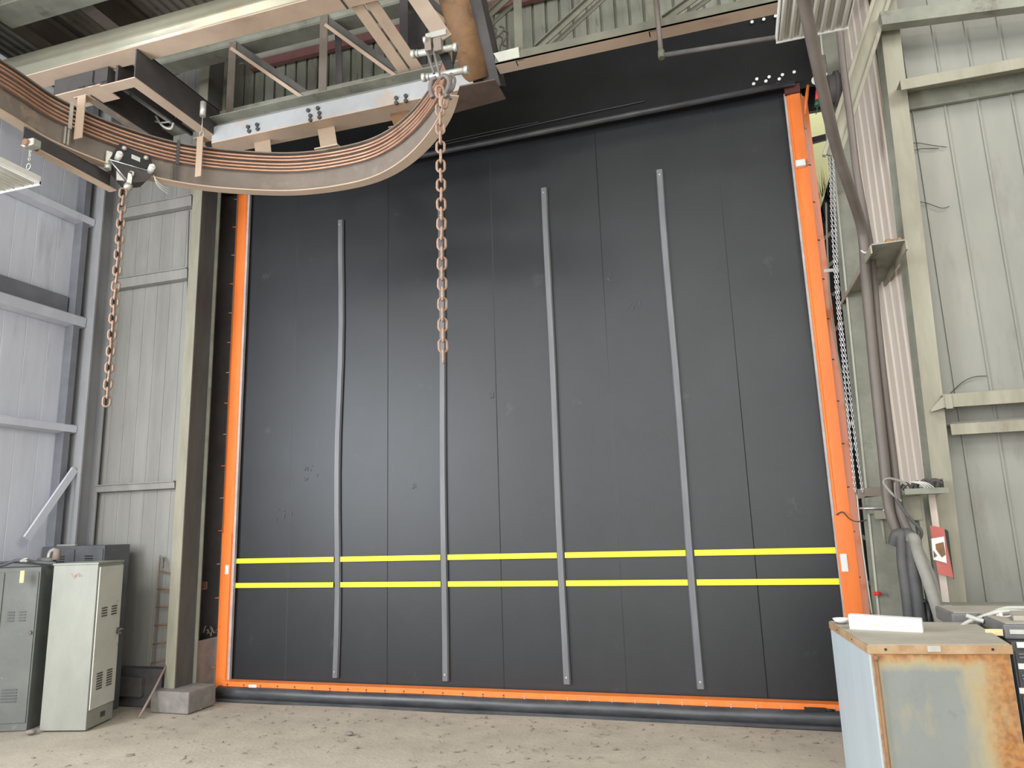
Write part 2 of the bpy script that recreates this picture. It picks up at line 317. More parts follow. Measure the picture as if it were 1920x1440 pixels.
# curtain: vertical rubber widths lapped over each other
seams = [U(545, 900, D).x, U(727, 900, D).x, U(935, 900, D).x, U(1153, 900, D).x, U(1402, 900, D).x]
cx0, cx1 = -6.20, 1.06
edges = [cx0]+seams+[cx1]; prof = []; yb = 0
for i in range(len(edges)-1):
    o = .0 if i % 2 else .008
    w2 = edges[i+1]-edges[i]
    for k, t in enumerate((0, .006, .02, .05, .3, .5, .7, .95, .98, .994, 1)):
        prof.append((edges[i]+w2*t+(.001 if k == 0 else 0)-(.001 if k == 10 else 0), D-o*.5-.0010*math.sin(math.pi*t)))
nz = 40; n = len(prof); vs_ = []
for j in range(nz+1):
    z = .16+(7.9-.16)*j/nz
    for x_, y_ in prof: vs_.append((x_, y_-.006*noise.noise(Vector((x_*.7, z*.5, 3))), z))
cm = MB().add(vs_, [(j*n+i, j*n+i+1, (j+1)*n+i+1, (j+1)*n+i) for j in range(nz) for i in range(n-1)], True)
cm.box(cx0, cx1, D+.02, D+.04, .16, 7.9)
cm.build('curtain', M['rubber'], door)
# battens
bt = [((640, 412), (628, 1271)), ((826, 395), (834, 1277)), ((1020, 352), (1062, 1283)), ((1236, 318), (1314, 1292))]
for i, (t, b) in enumerate(bt):
    A = U(*b, 7.96); B = U(*t, 7.96); pts = []
    for k in range(13):
        q = A.lerp(B, k/12); q.x += (.016*math.sin(k*.9) if i == 0 else .006*math.sin(k*.8+i)); pts.append(q)
    s = MB(); hw = .042; vv = []
    for q in pts:
        vv += [(q.x-hw, D-.02, q.z), (q.x-hw+.012, D-.048, q.z), (q.x+hw-.012, D-.048, q.z), (q.x+hw, D-.02, q.z)]
    m_ = len(pts); ff = [(j*4+i_, j*4+i_+1, (j+1)*4+i_+1, (j+1)*4+i_) for j in range(m_-1) for i_ in range(3)]+[(j*4+3, j*4, (j+1)*4, (j+1)*4+3) for j in range(m_-1)]+[(0, 1, 2, 3), (m_*4-4, m_*4-3, m_*4-2, m_*4-1)]
    st = s.add(vv, ff).build('batten', M['strip'], door)
    for q in (pts[0]+V(0, 0, .07), pts[-1]-V(0, 0, .07)):
        MB().cyl((q.x, D-.047, q.z), (q.x, D-.056, q.z), .012, 8).build('screw', M['chrome'], st)
# yellow tape
for (l, r, zz) in (((444, 1052), (1566, 1032), 0), ((442, 1098), (1574, 1090), 0)):
    z = (U(*l, D-.03).z+U(*r, D-.03).z)/2
    s = MB(); xs = [cx0+.03]+[U(*a_, 7.96).lerp(U(*b_, 7.96), .22).x for b_, a_ in bt]+[cx1]
    for k in range(len(xs)-1):
        a_, b_ = xs[k]+(.046 if k else 0), xs[k+1]-(.046 if k < len(xs)-2 else 0)
        s.box(a_, b_, D-.032, D-.0295, z-.030, z+.030)
    s.build('yellow_stripe', M['yellow'], door)
# pale rubbed scuffs on the rubber
sc = mat('pale rubber scuff', (.10, .10, .102), (.075, .076, .078), 30, .7)
random.seed(14)
for (px, py, n_, sx_, sz_) in ((580, 890, 9, .10, .14), (532, 965, 9, .14, .10), (1190, 575, 5, .06, .05), (775, 912, 4, .03, .05), (920, 745, 4, .03, .04), (1145, 520, 4, .05, .05)):
    c_ = U(px, py, D-.02); m2_ = MB()
    for k in range(n_):
        q_ = c_+V(random.uniform(-sx_, sx_), 0, random.uniform(-sz_, sz_)); h_ = V(random.uniform(-.012, .02), 0, random.uniform(.01, .05)); y_ = D-.0165
        m2_.add([(q_.x-.003, y_, q_.z), (q_.x+.004, y_, q_.z-.003), (q_.x+h_.x+.003, y_, q_.z+h_.z), (q_.x+h_.x-.002, y_, q_.z+h_.z+.002)], [(0, 1, 2, 3)])
    tag(m2_.build('scuff_marks', sc, door), kind='stuff')
# bottom roller and orange bar
RY, RR = 7.88, .078
s = MB(); pts = [(-6.26+7.48*k/24, RY+.004*math.sin(k*1.3), RR+.003*math.sin(k*.9)) for k in range(25)]
s.tube(pts, RR, 24); s.build('bottom_roller', M['tube'], door)
MB().box(-6.2, 1.2, RY-.11, RY+.14, .0, .03).build('bottom_seal', M['tube'], door)
by = 7.86; bz1 = (U(628, 1289, by).z+U(1399, 1316, by).z)/2; bz0 = bz1-.068
s = MB().prism([(0, 0), (.012, 0), (.012, bz1-bz0), (.10, bz1-bz0+.01), (.10, bz1-bz0+.022), (0, bz1-bz0+.012)], (-6.19, by, bz0), (1.14, by, bz0), V(0, 1, 0), V(0, 0, 1))
bar = s.build('bottom_bar', M['orange'], door, .003)
MB().box(-6.19, 1.14, by-.004, by+.002, bz0-.012, bz0).build('bar_edge', M['seal'], bar)
for k in range(31):
    x = -6.12+k*.237
    if x > 1.05: break
    MB().cyl((x, by, bz0+.048), (x, by-.009, bz0+.048), .008, 8).cyl((x, by, bz0+.022), (x, by-.009, bz0+.022), .008, 8).build('bolt', M['dark'] if k < 16 else M['galv'], bar)
a = U(474, 1287, by); MB().box(a.x-.055, a.x+.055, by-.006, by-.001, bz0+.014, bz0+.056).build('bar_label', M['white'], bar)
a = U(1535, 1330, by); MB().box(a.x-.13, a.x+.06, by-.03, by-.001, bz0+.018, bz0+.052).cyl((a.x+.06, by-.015, bz0+.035), (a.x+.14, by-.008, bz0+.03), .012, 8).build('wireless_edge_sensor', M['black'], bar)
# tracks
lz1 = 7.0
lt = MB().prism([(-6.385, 7.99), (-6.385, 7.965), (-6.345, 7.95), (-6.32, 7.91), (-6.20, 7.91), (-6.18, 7.93), (-6.18, 8.0)], (0, 0, 0), (0, 0, lz1), V(1, 0, 0), V(0, 1, 0)).build('side_track', M['orange'], door, .002)
MB().box(-6.179, -6.148, 7.925, 7.965, .16, lz1).build('edge_seal', M['seal'], lt)
for k in range(16):
    z = .35+k*.42; MB().cyl((-6.375, 7.96, z), (-6.42, 7.93, z-.004), .006, 6).build('clip_bolt', M['galv'] if k % 2 else M['orange'], lt)
a = U(427, 1068, 7.905); MB().box(a.x-.035, a.x+.015, 7.900, 7.908, a.z-.055, a.z+.055).build('track_label', M['white'], lt)
MB().box(-6.335, -6.19, 7.902, 7.91, 0, 2.0).build('splice_plate', M['orange'], lt, .004)
rz1 = U(1480, 178, 7.91).z
r0 = .955; rE = U(1564, 600, 8.05).x-r0
rtk = MB().prism([(r0, 8.0), (r0, 7.93), (r0+.02, 7.91), (r0+.035, 7.915), (r0+.045, 7.905), (r0+.145, 7.905), (r0+.152, 7.93), (r0+rE, 8.05), (r0+rE, 8.07), (r0+.14, 8.0)], (0, 0, 0), (0, 0, rz1), V(1, 0, 0), V(0, 1, 0)).build('side_track', M['orange'], door, .002)
MB().box(r0-.02, r0+.002, 7.92, 7.96, .16, rz1+.03).build('edge_seal', M['seal'], rtk)
for k in range(14):
    z = .5+k*.44; MB().cyl((r0+.175, 7.955, z), (r0+.15, 7.925, z-.003), .006, 6).build('clip_bolt', M['dark'], rtk)
a = U(1583, 1055, 7.9); MB().box(a.x-.032, a.x+.028, 7.888, 7.8945, a.z-.085, a.z+.085).build('track_label', M['white'], rtk)
a = U(1502, 307, 7.88); MB().box(a.x-.055, a.x+.045, 7.85, 7.905, a.z-.035, a.z+.04).build('junction_box', M['white'], rtk, .008)
MB().tube(catmull([a+V(.05, .0, -.02), a+V(.09, .02, .02), a+V(.10, .03, .2), U(1505, 215, 7.93), U(1502, 175, 7.93)], 8), .005, 6).build('sensor_wire', M['galv'], rtk)
MB().tube(catmull([U(1568, 965, 7.90), U(1580, 960, 7.88), U(1592, 972, 7.85), U(1606, 978, 7.8), U(1625, 975, 7.7)], 8), .006, 6).build('sensor_wire', M['dark'], rtk)
MB().box(r0-.01, r0+.15, 7.88, 7.95, rz1, rz1+.17).build('top_cap', M['oxide'], rtk)
MB().tube([U(1515, 160, 7.92), U(1512, 185, 7.92), U(1509, 215, 7.93)], [.016, .018, .006], 8).build('orange_strut', M['orange'], rtk)
MB().box(r0-.01, r0+.158, 7.895, 7.91, 0, 1.98).build('splice_plate', M['orange'], rtk, .004)
MB().prism([(-6.50, 7.97), (-6.44, 7.97), (-6.44, 7.99), (-6.50, 7.99)], (0, 0, .05), (0, 0, .5), V(1, 0, 0), V(0, 1, 0)).build('foot_bracket', M['orange'], lt)
# hood with bolts, top tube
hz = 6.752
hd = MB().slab([(-6.6, 7.86, hz), (1.55, 7.86, hz), (1.55, 7.90, 7.9), (-6.6, 7.90, 7.9)], (0, .03, 0)).slab([(-6.6, 7.86, hz), (1.55, 7.86, hz), (1.55, 8.0, hz-.01), (-6.6, 8.0, hz-.01)], (0, 0, .01)).build('hood_panel', M['hood'], door)
for q in [(1413, 158), (1419, 149), (1436, 153), (1442, 145), (1461, 149), (1467, 141), (1489, 136), (1410, 42), (1432, 37), (1454, 31)]:
    a = U(*q, 7.862); MB().cyl(a, a+V(0, -.014, 0), .018, 8).build('hood_bolt', M['white'], hd)
MB().cyl((-6.3, 7.84, 6.70), (1.05, 7.84, 6.735), .034, 14).build('top_roller', M['tube'], door)
MB().tube(catmull([(-3.6, 7.835, 6.80), (-2.6, 7.83, 6.815), (-1.6, 7.84, 6.85), (-.6, 7.845, 6.87)], 8), .006, 6).tube(catmull([(-3.6, 7.835, 6.82), (-2.8, 7.82, 6.845), (-1.9, 7.84, 6.865)], 8), .005, 6).build('slack_cord', M['tube'], hd)

# things around the left track
def T(name, mb, m, label, cat, group=None, bevel=0, loc=None):
    return tag(mb.build(name, m, bevel=bevel, loc=loc), label, cat, group)
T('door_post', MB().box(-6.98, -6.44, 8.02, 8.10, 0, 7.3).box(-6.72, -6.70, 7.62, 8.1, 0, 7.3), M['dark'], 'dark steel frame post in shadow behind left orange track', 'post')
z = U(398, 1103, 7.9).z; T('rail_stub', MB().ang((-6.72, 7.8, z), (-6.44, 7.8, z), .09, .01), M['redsteel'], 'short red brown steel crosspiece left of orange track', 'bracket')
s = MB(); random.seed(3)
base = U(392, 1195, 7.85)
for k in range(9):
    p = base+V(random.uniform(-.08, .1), random.uniform(-.08, .08), .02+random.uniform(0, .05)); q = p+V(random.uniform(-.12, .12), random.uniform(-.1, .1), random.uniform(.0, .09)); s.tube([p, (p+q)/2+V(0, 0, .02), q], .008, 6)
T('scrap_wire', s, M['chaind'], 'tangle of scrap wire on the concrete block beside left orange track', 'wire')

# ================================================================ LEFT SIDE STEELWORK
# columns
s = MB(); A = U(352, 1290, 7.3)
ol = thing('steel_column', (-6.52, 7.45, .235), 'olive painted steel column left of the black door', 'column')
MB().box(-6.565, -6.42, 7.30, 7.315, .235, 8.9).build('front_flange', M['olive'], ol)
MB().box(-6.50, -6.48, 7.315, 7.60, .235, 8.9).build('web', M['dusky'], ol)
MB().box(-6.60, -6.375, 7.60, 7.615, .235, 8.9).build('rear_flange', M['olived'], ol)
MB().box(-6.43, -6.42, 7.315, 7.60, .235, 8.9).build('recess_shade', M['dusky'], ol)  # dark plate closing the web recess, the recess shade put into its colour
co = thing('corner_column', (-8.0, 7.3, 0), 'grey steel corner column where left wall meets the clad bay', 'column')
MB().box(-8.18, -7.93, 7.16, 7.18, 0, 8.9).box(-8.18, -7.93, 7.42, 7.44, 0, 8.9).box(-8.07, -8.05, 7.18, 7.42, 0, 8.9).build('column_section', M['cornr'], co)
lc = thing('wall_column', (-8.12, 7.02, 0), 'dark narrow upright post standing along the left wall', 'column')
MB().box(-8.19, -8.06, 6.98, 7.07, 0, 8.9).build('post', M['postb'], lc)
# girts
def zavg(*q): return sum(q)/len(q)
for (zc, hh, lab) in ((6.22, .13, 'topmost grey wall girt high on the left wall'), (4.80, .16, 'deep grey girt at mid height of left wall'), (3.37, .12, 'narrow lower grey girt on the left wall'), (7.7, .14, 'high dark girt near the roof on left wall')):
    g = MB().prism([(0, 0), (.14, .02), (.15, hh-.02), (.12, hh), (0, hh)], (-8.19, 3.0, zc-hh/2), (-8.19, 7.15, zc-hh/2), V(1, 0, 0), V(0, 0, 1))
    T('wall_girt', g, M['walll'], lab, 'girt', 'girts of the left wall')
T('girt_shadow_band', MB().box(-8.199, -8.16, 3.0, 6.95, 4.89, 5.12), M['postb'], 'dark band painted as shadow above the middle girt on the left wall', 'painted shadow')  # flat dark strip painted as the shadow over the middle girt
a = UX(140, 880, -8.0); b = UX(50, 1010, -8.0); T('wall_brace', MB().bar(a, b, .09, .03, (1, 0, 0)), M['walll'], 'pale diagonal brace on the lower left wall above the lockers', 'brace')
for (py, hh, lab) in ((392, .16, 'upper pale girt across the clad bay behind the chain'), (524, .15, 'middle pale girt across the clad bay behind the chain'), (912, .10, 'lowest pale girt across the clad bay below the chain end')):
    z = U(270, py, 7.4).z
    g = MB().prism([(0, 0), (-.07, .01), (-.08, hh-.015), (-.10, hh-.012), (-.10, hh), (0, hh)], (-7.93, 7.48, z-hh/2), (-6.68, 7.48, z-hh/2), V(0, 1, 0), V(0, 0, 1))
    T('wall_girt', g, M['wall'], lab, 'girt', 'girts of the clad bay')
# thin hanging cable on bay
T('wall_wire', MB().tube(catmull([U(355, 395, 7.42), U(352, 500, 7.42), U(350, 650, 7.42), U(346, 800, 7.42), U(338, 885, 7.42), U(340, 915, 7.42)], 6), .005, 6), M['black'], 'thin dark wire running down the clad bay beside olive column', 'wire')
# ladder
ld = thing('ladder', U(300, 1255, 7.42), 'narrow rusty steel ladder leaning against the clad bay', 'ladder')
A, B, C_, E_ = U(282, 1250, 7.40), U(299, 1052, 7.44), U(313, 1246, 7.40), U(326, 1062, 7.44)
MB().tube(catmull([A, A.lerp(B, .5), B, B+V(.03, -.02, .04), B+V(.07, -.03, .02), B+V(.075, -.02, -.08)], 6), .012, 8).build('rail', M['web'], ld)
MB().cyl(C_, E_, .012, 8).build('rail', M['web'], ld)
for k in range(6):
    t = .03+k*.175; MB().cyl(A.lerp(B, t), C_.lerp(E_, t+.02), .009, 8).build('rung', M['rust'], ld)
st = U(314, 1243, 7.33); fl = UZ(261, 1345, .012)
T('stick', MB().tube([fl, fl.lerp(st, .5)+V(.01, 0, 0), st], .014, 8), M['wood'], 'thin reddish pole leaning on the plinth below the ladder', 'pole')

# ================================================================ LOCKERS
def louvers(mb, o, ax, n, cx, cz, wd, rows, pitch, dep=.012):
    for r in range(rows):
        c = o+ax*cx+V(0, 0, cz-r*pitch)
        mb.bar(c-ax*wd/2+n*.003, c+ax*wd/2+n*.003, .010, .012, n)
wl = thing('locker', (-7.0, 6.6, 0), 'cream white metal locker with vented grey door, standing free on the floor', 'locker')
f0 = V(-7.20, 6.26, 0); f1 = V(-6.70, 6.37, 0); ax = (f1-f0).normalized(); bx = V(-ax.y, ax.x, 0)
dpt = .47; f2 = f1+bx*dpt; H = 1.725
f2 = V(-6.84, 6.85, 0); bx = (f2-f1).normalized(); f3 = f0+(f2-f1)
s = MB(); Z = lambda p, z: Vector((p.x, p.y, z))
s.hexa([Z(f0, .01), Z(f1, .01), Z(f2, .01), Z(f3, .01), Z(f0, H-.02), Z(f1, H-.02), Z(f2, H-.02), Z(f3, H-.02)]); s.build('body', M['locker'], wl, .006)
e = .008
s = MB().hexa([Z(f0-ax*e-bx*e, H-.02), Z(f1+ax*e-bx*e, H-.02), Z(f2+ax*e+bx*e, H-.02), Z(f3-ax*e+bx*e, H-.02), Z(f0-ax*e-bx*e, H), Z(f1+ax*e-bx*e, H), Z(f2+ax*e+bx*e, H), Z(f3-ax*e+bx*e, H)]); s.build('top', M['locker'], wl, .003)
dn = V(bx.y, -bx.x, 0)
s = MB().hexa([Z(f1+bx*.02+dn*.004, .20), Z(f1+bx*.02+dn*.018, .20), Z(f2-bx*.02+dn*.018, .20), Z(f2-bx*.02+dn*.004, .20), Z(f1+bx*.02+dn*.004, H-.05), Z(f1+bx*.02+dn*.018, H-.05), Z(f2-bx*.02+dn*.018, H-.05), Z(f2-bx*.02+dn*.004, H-.05)])
dr = s.build('door', M['lockerd'], wl, .003)
s = MB(); wdh = (f2-f1).length
for cx in (.30, .68):
    for zc, nr, pt in ((1.23, 4, .028), (.55, 7, .026)):
        v_ = MB(); louvers(v_, f1+dn*.018, bx, dn, wdh*cx, zc, .10, nr, pt); v_.build('vent_slots', M['dark'], dr)
h_ = f2-bx*.06+dn*.03
MB().cyl(Z(h_, .95), Z(h_-dn*.02, .95), .035, 12).tube([Z(h_, .95), Z(h_+dn*.02+bx*.02, .965), Z(h_+dn*.03+bx*.06, .955)], .012, 8).tube(catmull([Z(h_+dn*.02, .94), Z(h_+dn*.035, .915), Z(h_+dn*.03-bx*.03, .925), Z(h_+dn*.02-bx*.03, .945)], 4), .006, 6).build('latch', M['chaind'], dr)
MB().hexa([Z(f1+bx*.25+dn*.005, .08), Z(f1+bx*.33+dn*.005, .08), Z(f1+bx*.33+dn*.010, .08), Z(f1+bx*.25+dn*.010, .08), Z(f1+bx*.25+dn*.005, .13), Z(f1+bx*.33+dn*.005, .13), Z(f1+bx*.33+dn*.010, .13), Z(f1+bx*.25+dn*.010, .13)]).build('base_plate', M['dark'], wl)
q = f0.lerp(f1, .52)-bx*.004
mk = MB(); pts = [Z(q+ax*t, 1.60+.016*math.sin(t*70)) for t in [(-.07+.014*i) for i in range(11)]]; mk.tube(pts, .004, 5); mk.tube([p+V(0, 0, -.02) for p in pts[3:9]], .004, 5); mk.build('red_smudge', mat('faded red mark', (.62, .36, .32), None, 5), wl)
# grey-green locker at far left
gl = thing('locker', (-7.75, 6.35, 0), 'greenish grey metal locker at the far left edge with yellow tag', 'locker')
g0, g1 = V(-8.10, 6.02, 0), V(-7.40, 6.28, 0); gax = (g1-g0).normalized(); gb = V(-gax.y, gax.x, 0); g2 = g1+gb*.42; g3 = g0+gb*.42
H2 = 1.69
MB().hexa([Z(g0, 0), Z(g1, 0), Z(g2, 0), Z(g3, 0), Z(g0, H2), Z(g1, H2), Z(g2, H2), Z(g3, H2)]).build('body', M['lockerg'], gl, .006)
s = MB()
for k in range(2):
    a_ = g0.lerp(g1, .02+.49*k)-gb*.012; b_ = g0.lerp(g1, .49+.49*k)-gb*.012
    d_ = MB().hexa([Z(a_, .08), Z(b_, .08), Z(b_+gb*.012, .08), Z(a_+gb*.012, .08), Z(a_, H2-.05), Z(b_, H2-.05), Z(b_+gb*.012, H2-.05), Z(a_+gb*.012, H2-.05)]).build('door', M['lockerg'], gl, .003)
    for ar in ((.10, 1.22, .07, 4, .03), (.22, 1.22, .07, 4, .03), (.16, .42, .16, 5, .03)):
        v_ = MB(); louvers(v_, a_, gax, -gb, *ar); v_.build('vent_slots', M['lockerk'], d_)
    MB().cyl(Z(b_-gax*.03-gb*.02, 1.0), Z(b_-gax*.03, 1.0), .02, 8).build('latch', M['chaind'], d_)
a = U(46, 1080, 6.14); MB().box(a.x-.03, a.x+.03, a.y-.03, a.y-.024, a.z-.07, a.z+.06).build('paper_tag', M['paper'], gl)
# dark double locker behind
dl = thing('locker', (-7.6, 7.1, 0), 'dark grey double locker standing behind the cream locker', 'locker')
zt = U(130, 1024, 6.92).z; xa = U(90, 1040, 6.92).x; xb = U(196, 1030, 6.92).x
MB().box(xa-.1, xb, 6.92, 7.30, 0, zt).build('body', M['lockerk'], dl, .006)
for k in range(2):
    a_ = xa+.02+k*(xb-xa)/2; b_ = a_+(xb-xa)/2-.03
    d_ = MB().box(a_, b_, 6.906, 6.918, .08, zt-.04).build('door', M['lockerk'], dl, .003)
    v_ = MB(); louvers(v_, V((a_+b_)/2, 6.906, 0), V(1, 0, 0), V(0, -1, 0), 0, zt-.12, .12, 4, .03); v_.build('vent_slots', M['black'], d_)
T('steel_bar', MB().bar((xa+.05, 7.0, zt+.012), (xa+.36, 6.98, zt+.012), .03, .02), M['galv'], 'short bright steel bar lying on the dark locker', 'bar')
# junk on grey locker
a = Vector((g0.x+.62, g0.y+.42, H2))
gr = thing('angle_grinder', (a.x, a.y, H2), 'old power tool with curved guard lying on the greenish grey locker', 'tool')
MB().cyl((a.x-.10, a.y-.05, H2+.06), (a.x+.08, a.y, H2+.07), .038, 12, .03).build('body', M['chaind'], gr)
MB().tube(catmull([(a.x-.02, a.y, H2+.06), (a.x, a.y, H2+.15), (a.x+.06, a.y, H2+.18), (a.x+.12, a.y, H2+.14)], 6), [.022]*19, 8).build('guard', M['galv'], gr)
MB().cyl((a.x+.10, a.y, H2+.19), (a.x+.10, a.y, H2+.07), .035, 12, .045).build('cup', M['wood'], gr)
s = MB()
s.tube(catmull([(g0.x+.02, g0.y+.15, H2+.02), (g0.x+.2, g0.y+.2, H2+.03), (g0.x+.4, g0.y+.22, H2+.08), (g0.x+.6, g0.y+.30, H2+.05), (g0.x+.75, g0.y+.4, H2+.03)], 8), .018, 8)
s.tube(catmull([(g0.x+.0, g0.y+.25, H2+.05), (g0.x+.25, g0.y+.28, H2+.06), (g0.x+.45, g0.y+.34, H2+.04), (g0.x+.66, g0.y+.4, H2+.02)], 8), .014, 8)
T('air_hose', s, M['lockerk'], 'dark hose trailing across the top of the greenish grey locker', 'hose')
s = MB(); pos = U(45, 1052, 6.18)
for k in range(7): s.sphere(pos+V(.02*(k % 4)-.03, .01*(k % 3), .012*(k % 3)+.0), .022, 8, 6, (1.2, 1, .6))
T('rag', s, M['galv'], 'pale crumpled rag hanging over the locker edge above the yellow tag', 'rag')
p = UZ(58, 1372, .03); T('floor_scrap', MB().sphere(p, .06, 10, 6, (1, .8, .4)), M['conc'], 'pale crumpled scrap on the floor at the cream locker foot', 'scrap')

# ================================================================ OVERHEAD LEFT
# main girder
gd = thing('crane_girder', (-5, 5.4, 7.04), 'broad tan and green girder crossing the top left of the hall', 'beam')
GA, GB = V(-8.0, 5.27, 7.03), V(-2.72, 5.27, 7.03)
MB().prism([(0, 0), (.225, 0), (.225, .012), (.0, .012)], GA, GB, V(0, 1, 0), V(0, 0, 1)).build('bottom_flange', M['tan'], gd)
pr = [(0, 0), (-.004, .03), (-.028, .075), (-.034, .095), (-.026, .118), (.004, .20), (.02, .30), (.03, .30), (.014, .2), (-.014, .118), (-.022, .095), (-.016, .078), (.01, .03), (.012, 0)]
MB().prism(pr, GA+V(0, 0, .012), GB+V(0, 0, .012), V(0, 1, 0), V(0, 0, 1), True).build('side_web', M['girder'], gd)
MB().box(-8.0, -2.72, 5.48, 5.495, 7.04, 7.30).build('rear_web', M['tan'], gd)
# joint line & end bracket
MB().box(U(632, 10, 5.3).x-.01, U(632, 10, 5.3).x+.01, 5.262, 5.50, 7.024, 7.04).build('splice_joint', M['dark'], gd)
# second purlin behind with pale flashing
def topz(px, py, y): return U(px, py, y).z
tc1 = thing('upper_eave_beam', (-5, 6.66, 7.95), 'grey green eave beam running above the left truss', 'beam')
z0_ = U(600, 62, 6.6).z; MB().prism([(0, 0), (.02, .05), (.0, .09), (.02, .22), (.22, .24), (.22, 0)], (-8.0, 6.6, 7.93), (-2.95, 6.6, 7.93), V(0, 1, 0), V(0, 0, 1)).build('channel', M['olived'], tc1)
T('eave_flashing', MB().slab([(-6.3, 8.05, 8.87), (4.2, 8.05, 8.87), (4.2, 7.75, 8.95), (-6.3, 7.75, 8.95)], (0, 0, .012)), M['pale'], 'pale flashing strip along top of the ribbed wall', 'flashing')
T('eave_purlin', MB().box(-6.3, 4.2, 7.99, 8.06, 8.72, 8.85), M['redsteel'], 'dull red purlin along the top of the ribbed wall', 'beam')
# far upper girder in the top left corner
yg = UZ(100, 28, 8.25).y
T('roof_girder', MB().ibeam((-8.1, yg-.15, 8.58), (-2.5, yg-.15, 8.58), .34, .66, .02, .014), M['olived'], 'dark greenish roof girder in the top left corner', 'beam')
for i, (px, py) in enumerate(((45, 60), (185, 32))):
    q = UZ(px, py, 8.5)
    s = MB().ibeam((q.x, yg+.1, 8.70), (q.x, 8.0, 8.70), .20, .4, .016, .012)
    T('roof_purlin', s, M['tan'] if 0 else M['web'], ['leftmost of the two stub purlins under the roof at top left', 'stub purlin under the roof above the big girder, right of the corner one'][i], 'beam', 'purlins under the roof deck')
# truss 1
def truss_member(mb, a, b, Y, wd, ref=(0, -1, 0)): return mb.ang(U(*a, Y), U(*b, Y), wd, .010, ref)
tr = thing('roof_truss', (-4.2, 6.6, 6.86), 'left roof truss of olive angles above the bolted grey channel', 'truss')
MB().ang((-6.4, 6.60, 6.87), (-2.35, 6.60, 6.87), .19, .012, (0, 0, 1)).build('bottom_chord', M['olived'], tr)
for (x0, y0, y1) in ((430, 90, 215), (604, 40, 188), (757, -8, 150)):
    a, b = U(x0, y0, 6.60), U(x0+2, y1, 6.60); a.x = b.x
    MB().prism([(-.055, 0), (.05, 0), (.05, .01), (-.045, .01), (-.045, .10), (-.055, .10)], (b.x, 6.58, 6.88), (b.x, 6.58, a.z+.06), V(1, 0, 0), V(0, 1, 0)).build('vertical', M['web'] if x0 != 757 else M['dark'], tr)
    if x0 == 604: MB().prism([(-.04, 0), (.04, 0), (.04, .01), (-.04, .01)], (b.x+.17, 6.68, 6.88), (b.x+.12, 6.68, a.z+.02), V(1, 0, 0), V(0, 1, 0)).build('vertical', M['dark'], tr)
for (a, b) in (((436, 92), (578, 190)), ((612, 48), (752, 150)), ((765, -20), (870, 70))):
    A, B = U(*a, 6.60), U(*b, 6.60)
    dg_ = MB().bar(A+V(.03, 0, .05), B+V(.03, 0, .05), .085, .01, (0, -1, 0)).build('diagonal', M['dusky'], tr)
    MB().bar(A+V(0, -.03, -.01), B+V(0, -.03, -.01), .040, .012, (0, -1, 0)).build('flange_edge', M['tan'], dg_)
# channel runway
ch = thing('channel_beam', (-4, 6.6, 6.6), 'blue grey channel beam with groups of bolts and tan underside', 'beam')
MB().prism([(0, 0), (.008, 0), (.008, .19), (.06, .25), (.06, .262), (0, .20)], (-5.62, 6.50, 6.6), (-2.28, 6.50, 6.6), V(0, 1, 0), V(0, 0, 1)).build('web', M['channel'], ch)
MB().slab([(-5.62, 6.50, 6.60), (-2.36, 6.50, 6.60), (-2.30, 6.80, 6.60), (-5.80, 6.76, 6.60)], (0, 0, -.012)).build('bottom_flange', M['tan'], ch)
MB().box(-5.62, -2.30, 6.56, 6.80, 6.862, 6.872).build('top_flange', M['olived'], ch)
for q in ((465, 238), (482, 234), (467, 246), (483, 242), (582, 217), (599, 212), (582, 225), (599, 220), (743, 184), (761, 180), (743, 193), (761, 189), (578, 207), (596, 203)):
    a = U(*q, 6.49); MB().cyl((a.x, 6.503, a.z), (a.x, 6.476, a.z), .023, 8).build('bolt', M['dark'], ch)
# hanger brackets under channel
for i, q in enumerate(((500, 283), (620, 262), (757, 222))):
    a = U(*q, 6.3); A = U(q[0]-12, q[1]-26, 6.62); A.z = 6.585
    hb = thing('hanger_bracket', A, ['tan hanger bracket nearest the orange track under the channel beam', 'tan bolted hanger bracket in the middle under the channel beam', 'rusty hanger bracket below the channel beam near the long chain'][i], 'bracket', 'brackets holding the curved rail')
    MB().slab([A+V(-.12, .05, 0), A+V(.10, .05, 0), a+V(.14, -.1, -.14), a+V(-.06, -.1, -.14)], (0, 0, .014)).build('plate', M['tan'] if i < 2 else M['rust'], hb)
    MB().box(a.x-.10, a.x+.18, a.y-.16, a.y-.02, a.z-.18, a.z-.165).build('foot', M['tan'] if i < 2 else M['rust'], hb)
    for dx in (-.02, .06): MB().cyl((a.x+dx, a.y-.1, a.z-.19), (a.x+dx, a.y-.1, a.z-.14), .014, 8).build('bolt', M['galv'], hb)
# right end: rusty brace + gusset
rb = thing('rusty_brace', (-2.0, 6.6, 6.6), 'thick rusty brown pipe brace descending at top centre', 'brace')
A, B = U(826, -90, 5.9), U(896, 150, 6.62)
s = MB(); s.cyl(A, B, .160, 24); s.build('pipe', M['rust'], rb)
q0, q1 = U(754, 150, 6.8), U(800, 150, 6.8); MB().box(q0.x, q1.x, 6.8, 6.83, 6.9, 8.4).build('head_plate', M['dark'], rb)
A2, B2 = U(872, -90, 6.05), U(930, 165, 6.75); MB().bar(A2, B2, .17, .30, (0, 1, 0)).build('web_plate', M['dark'], rb)
MB().slab([UZ(845, 214, 6.58), UZ(948, 186, 6.58), UZ(928, 150, 6.58), UZ(862, 163, 6.58)], (0, 0, .015)).build('gusset_plate', M['rustd'], rb)
a = U(932, 133, 6.8); cl = MB().box(a.x-.05, a.x+.06, 6.72, 6.78, a.z-.06, a.z+.07).build('clip', M['galv'], rb)
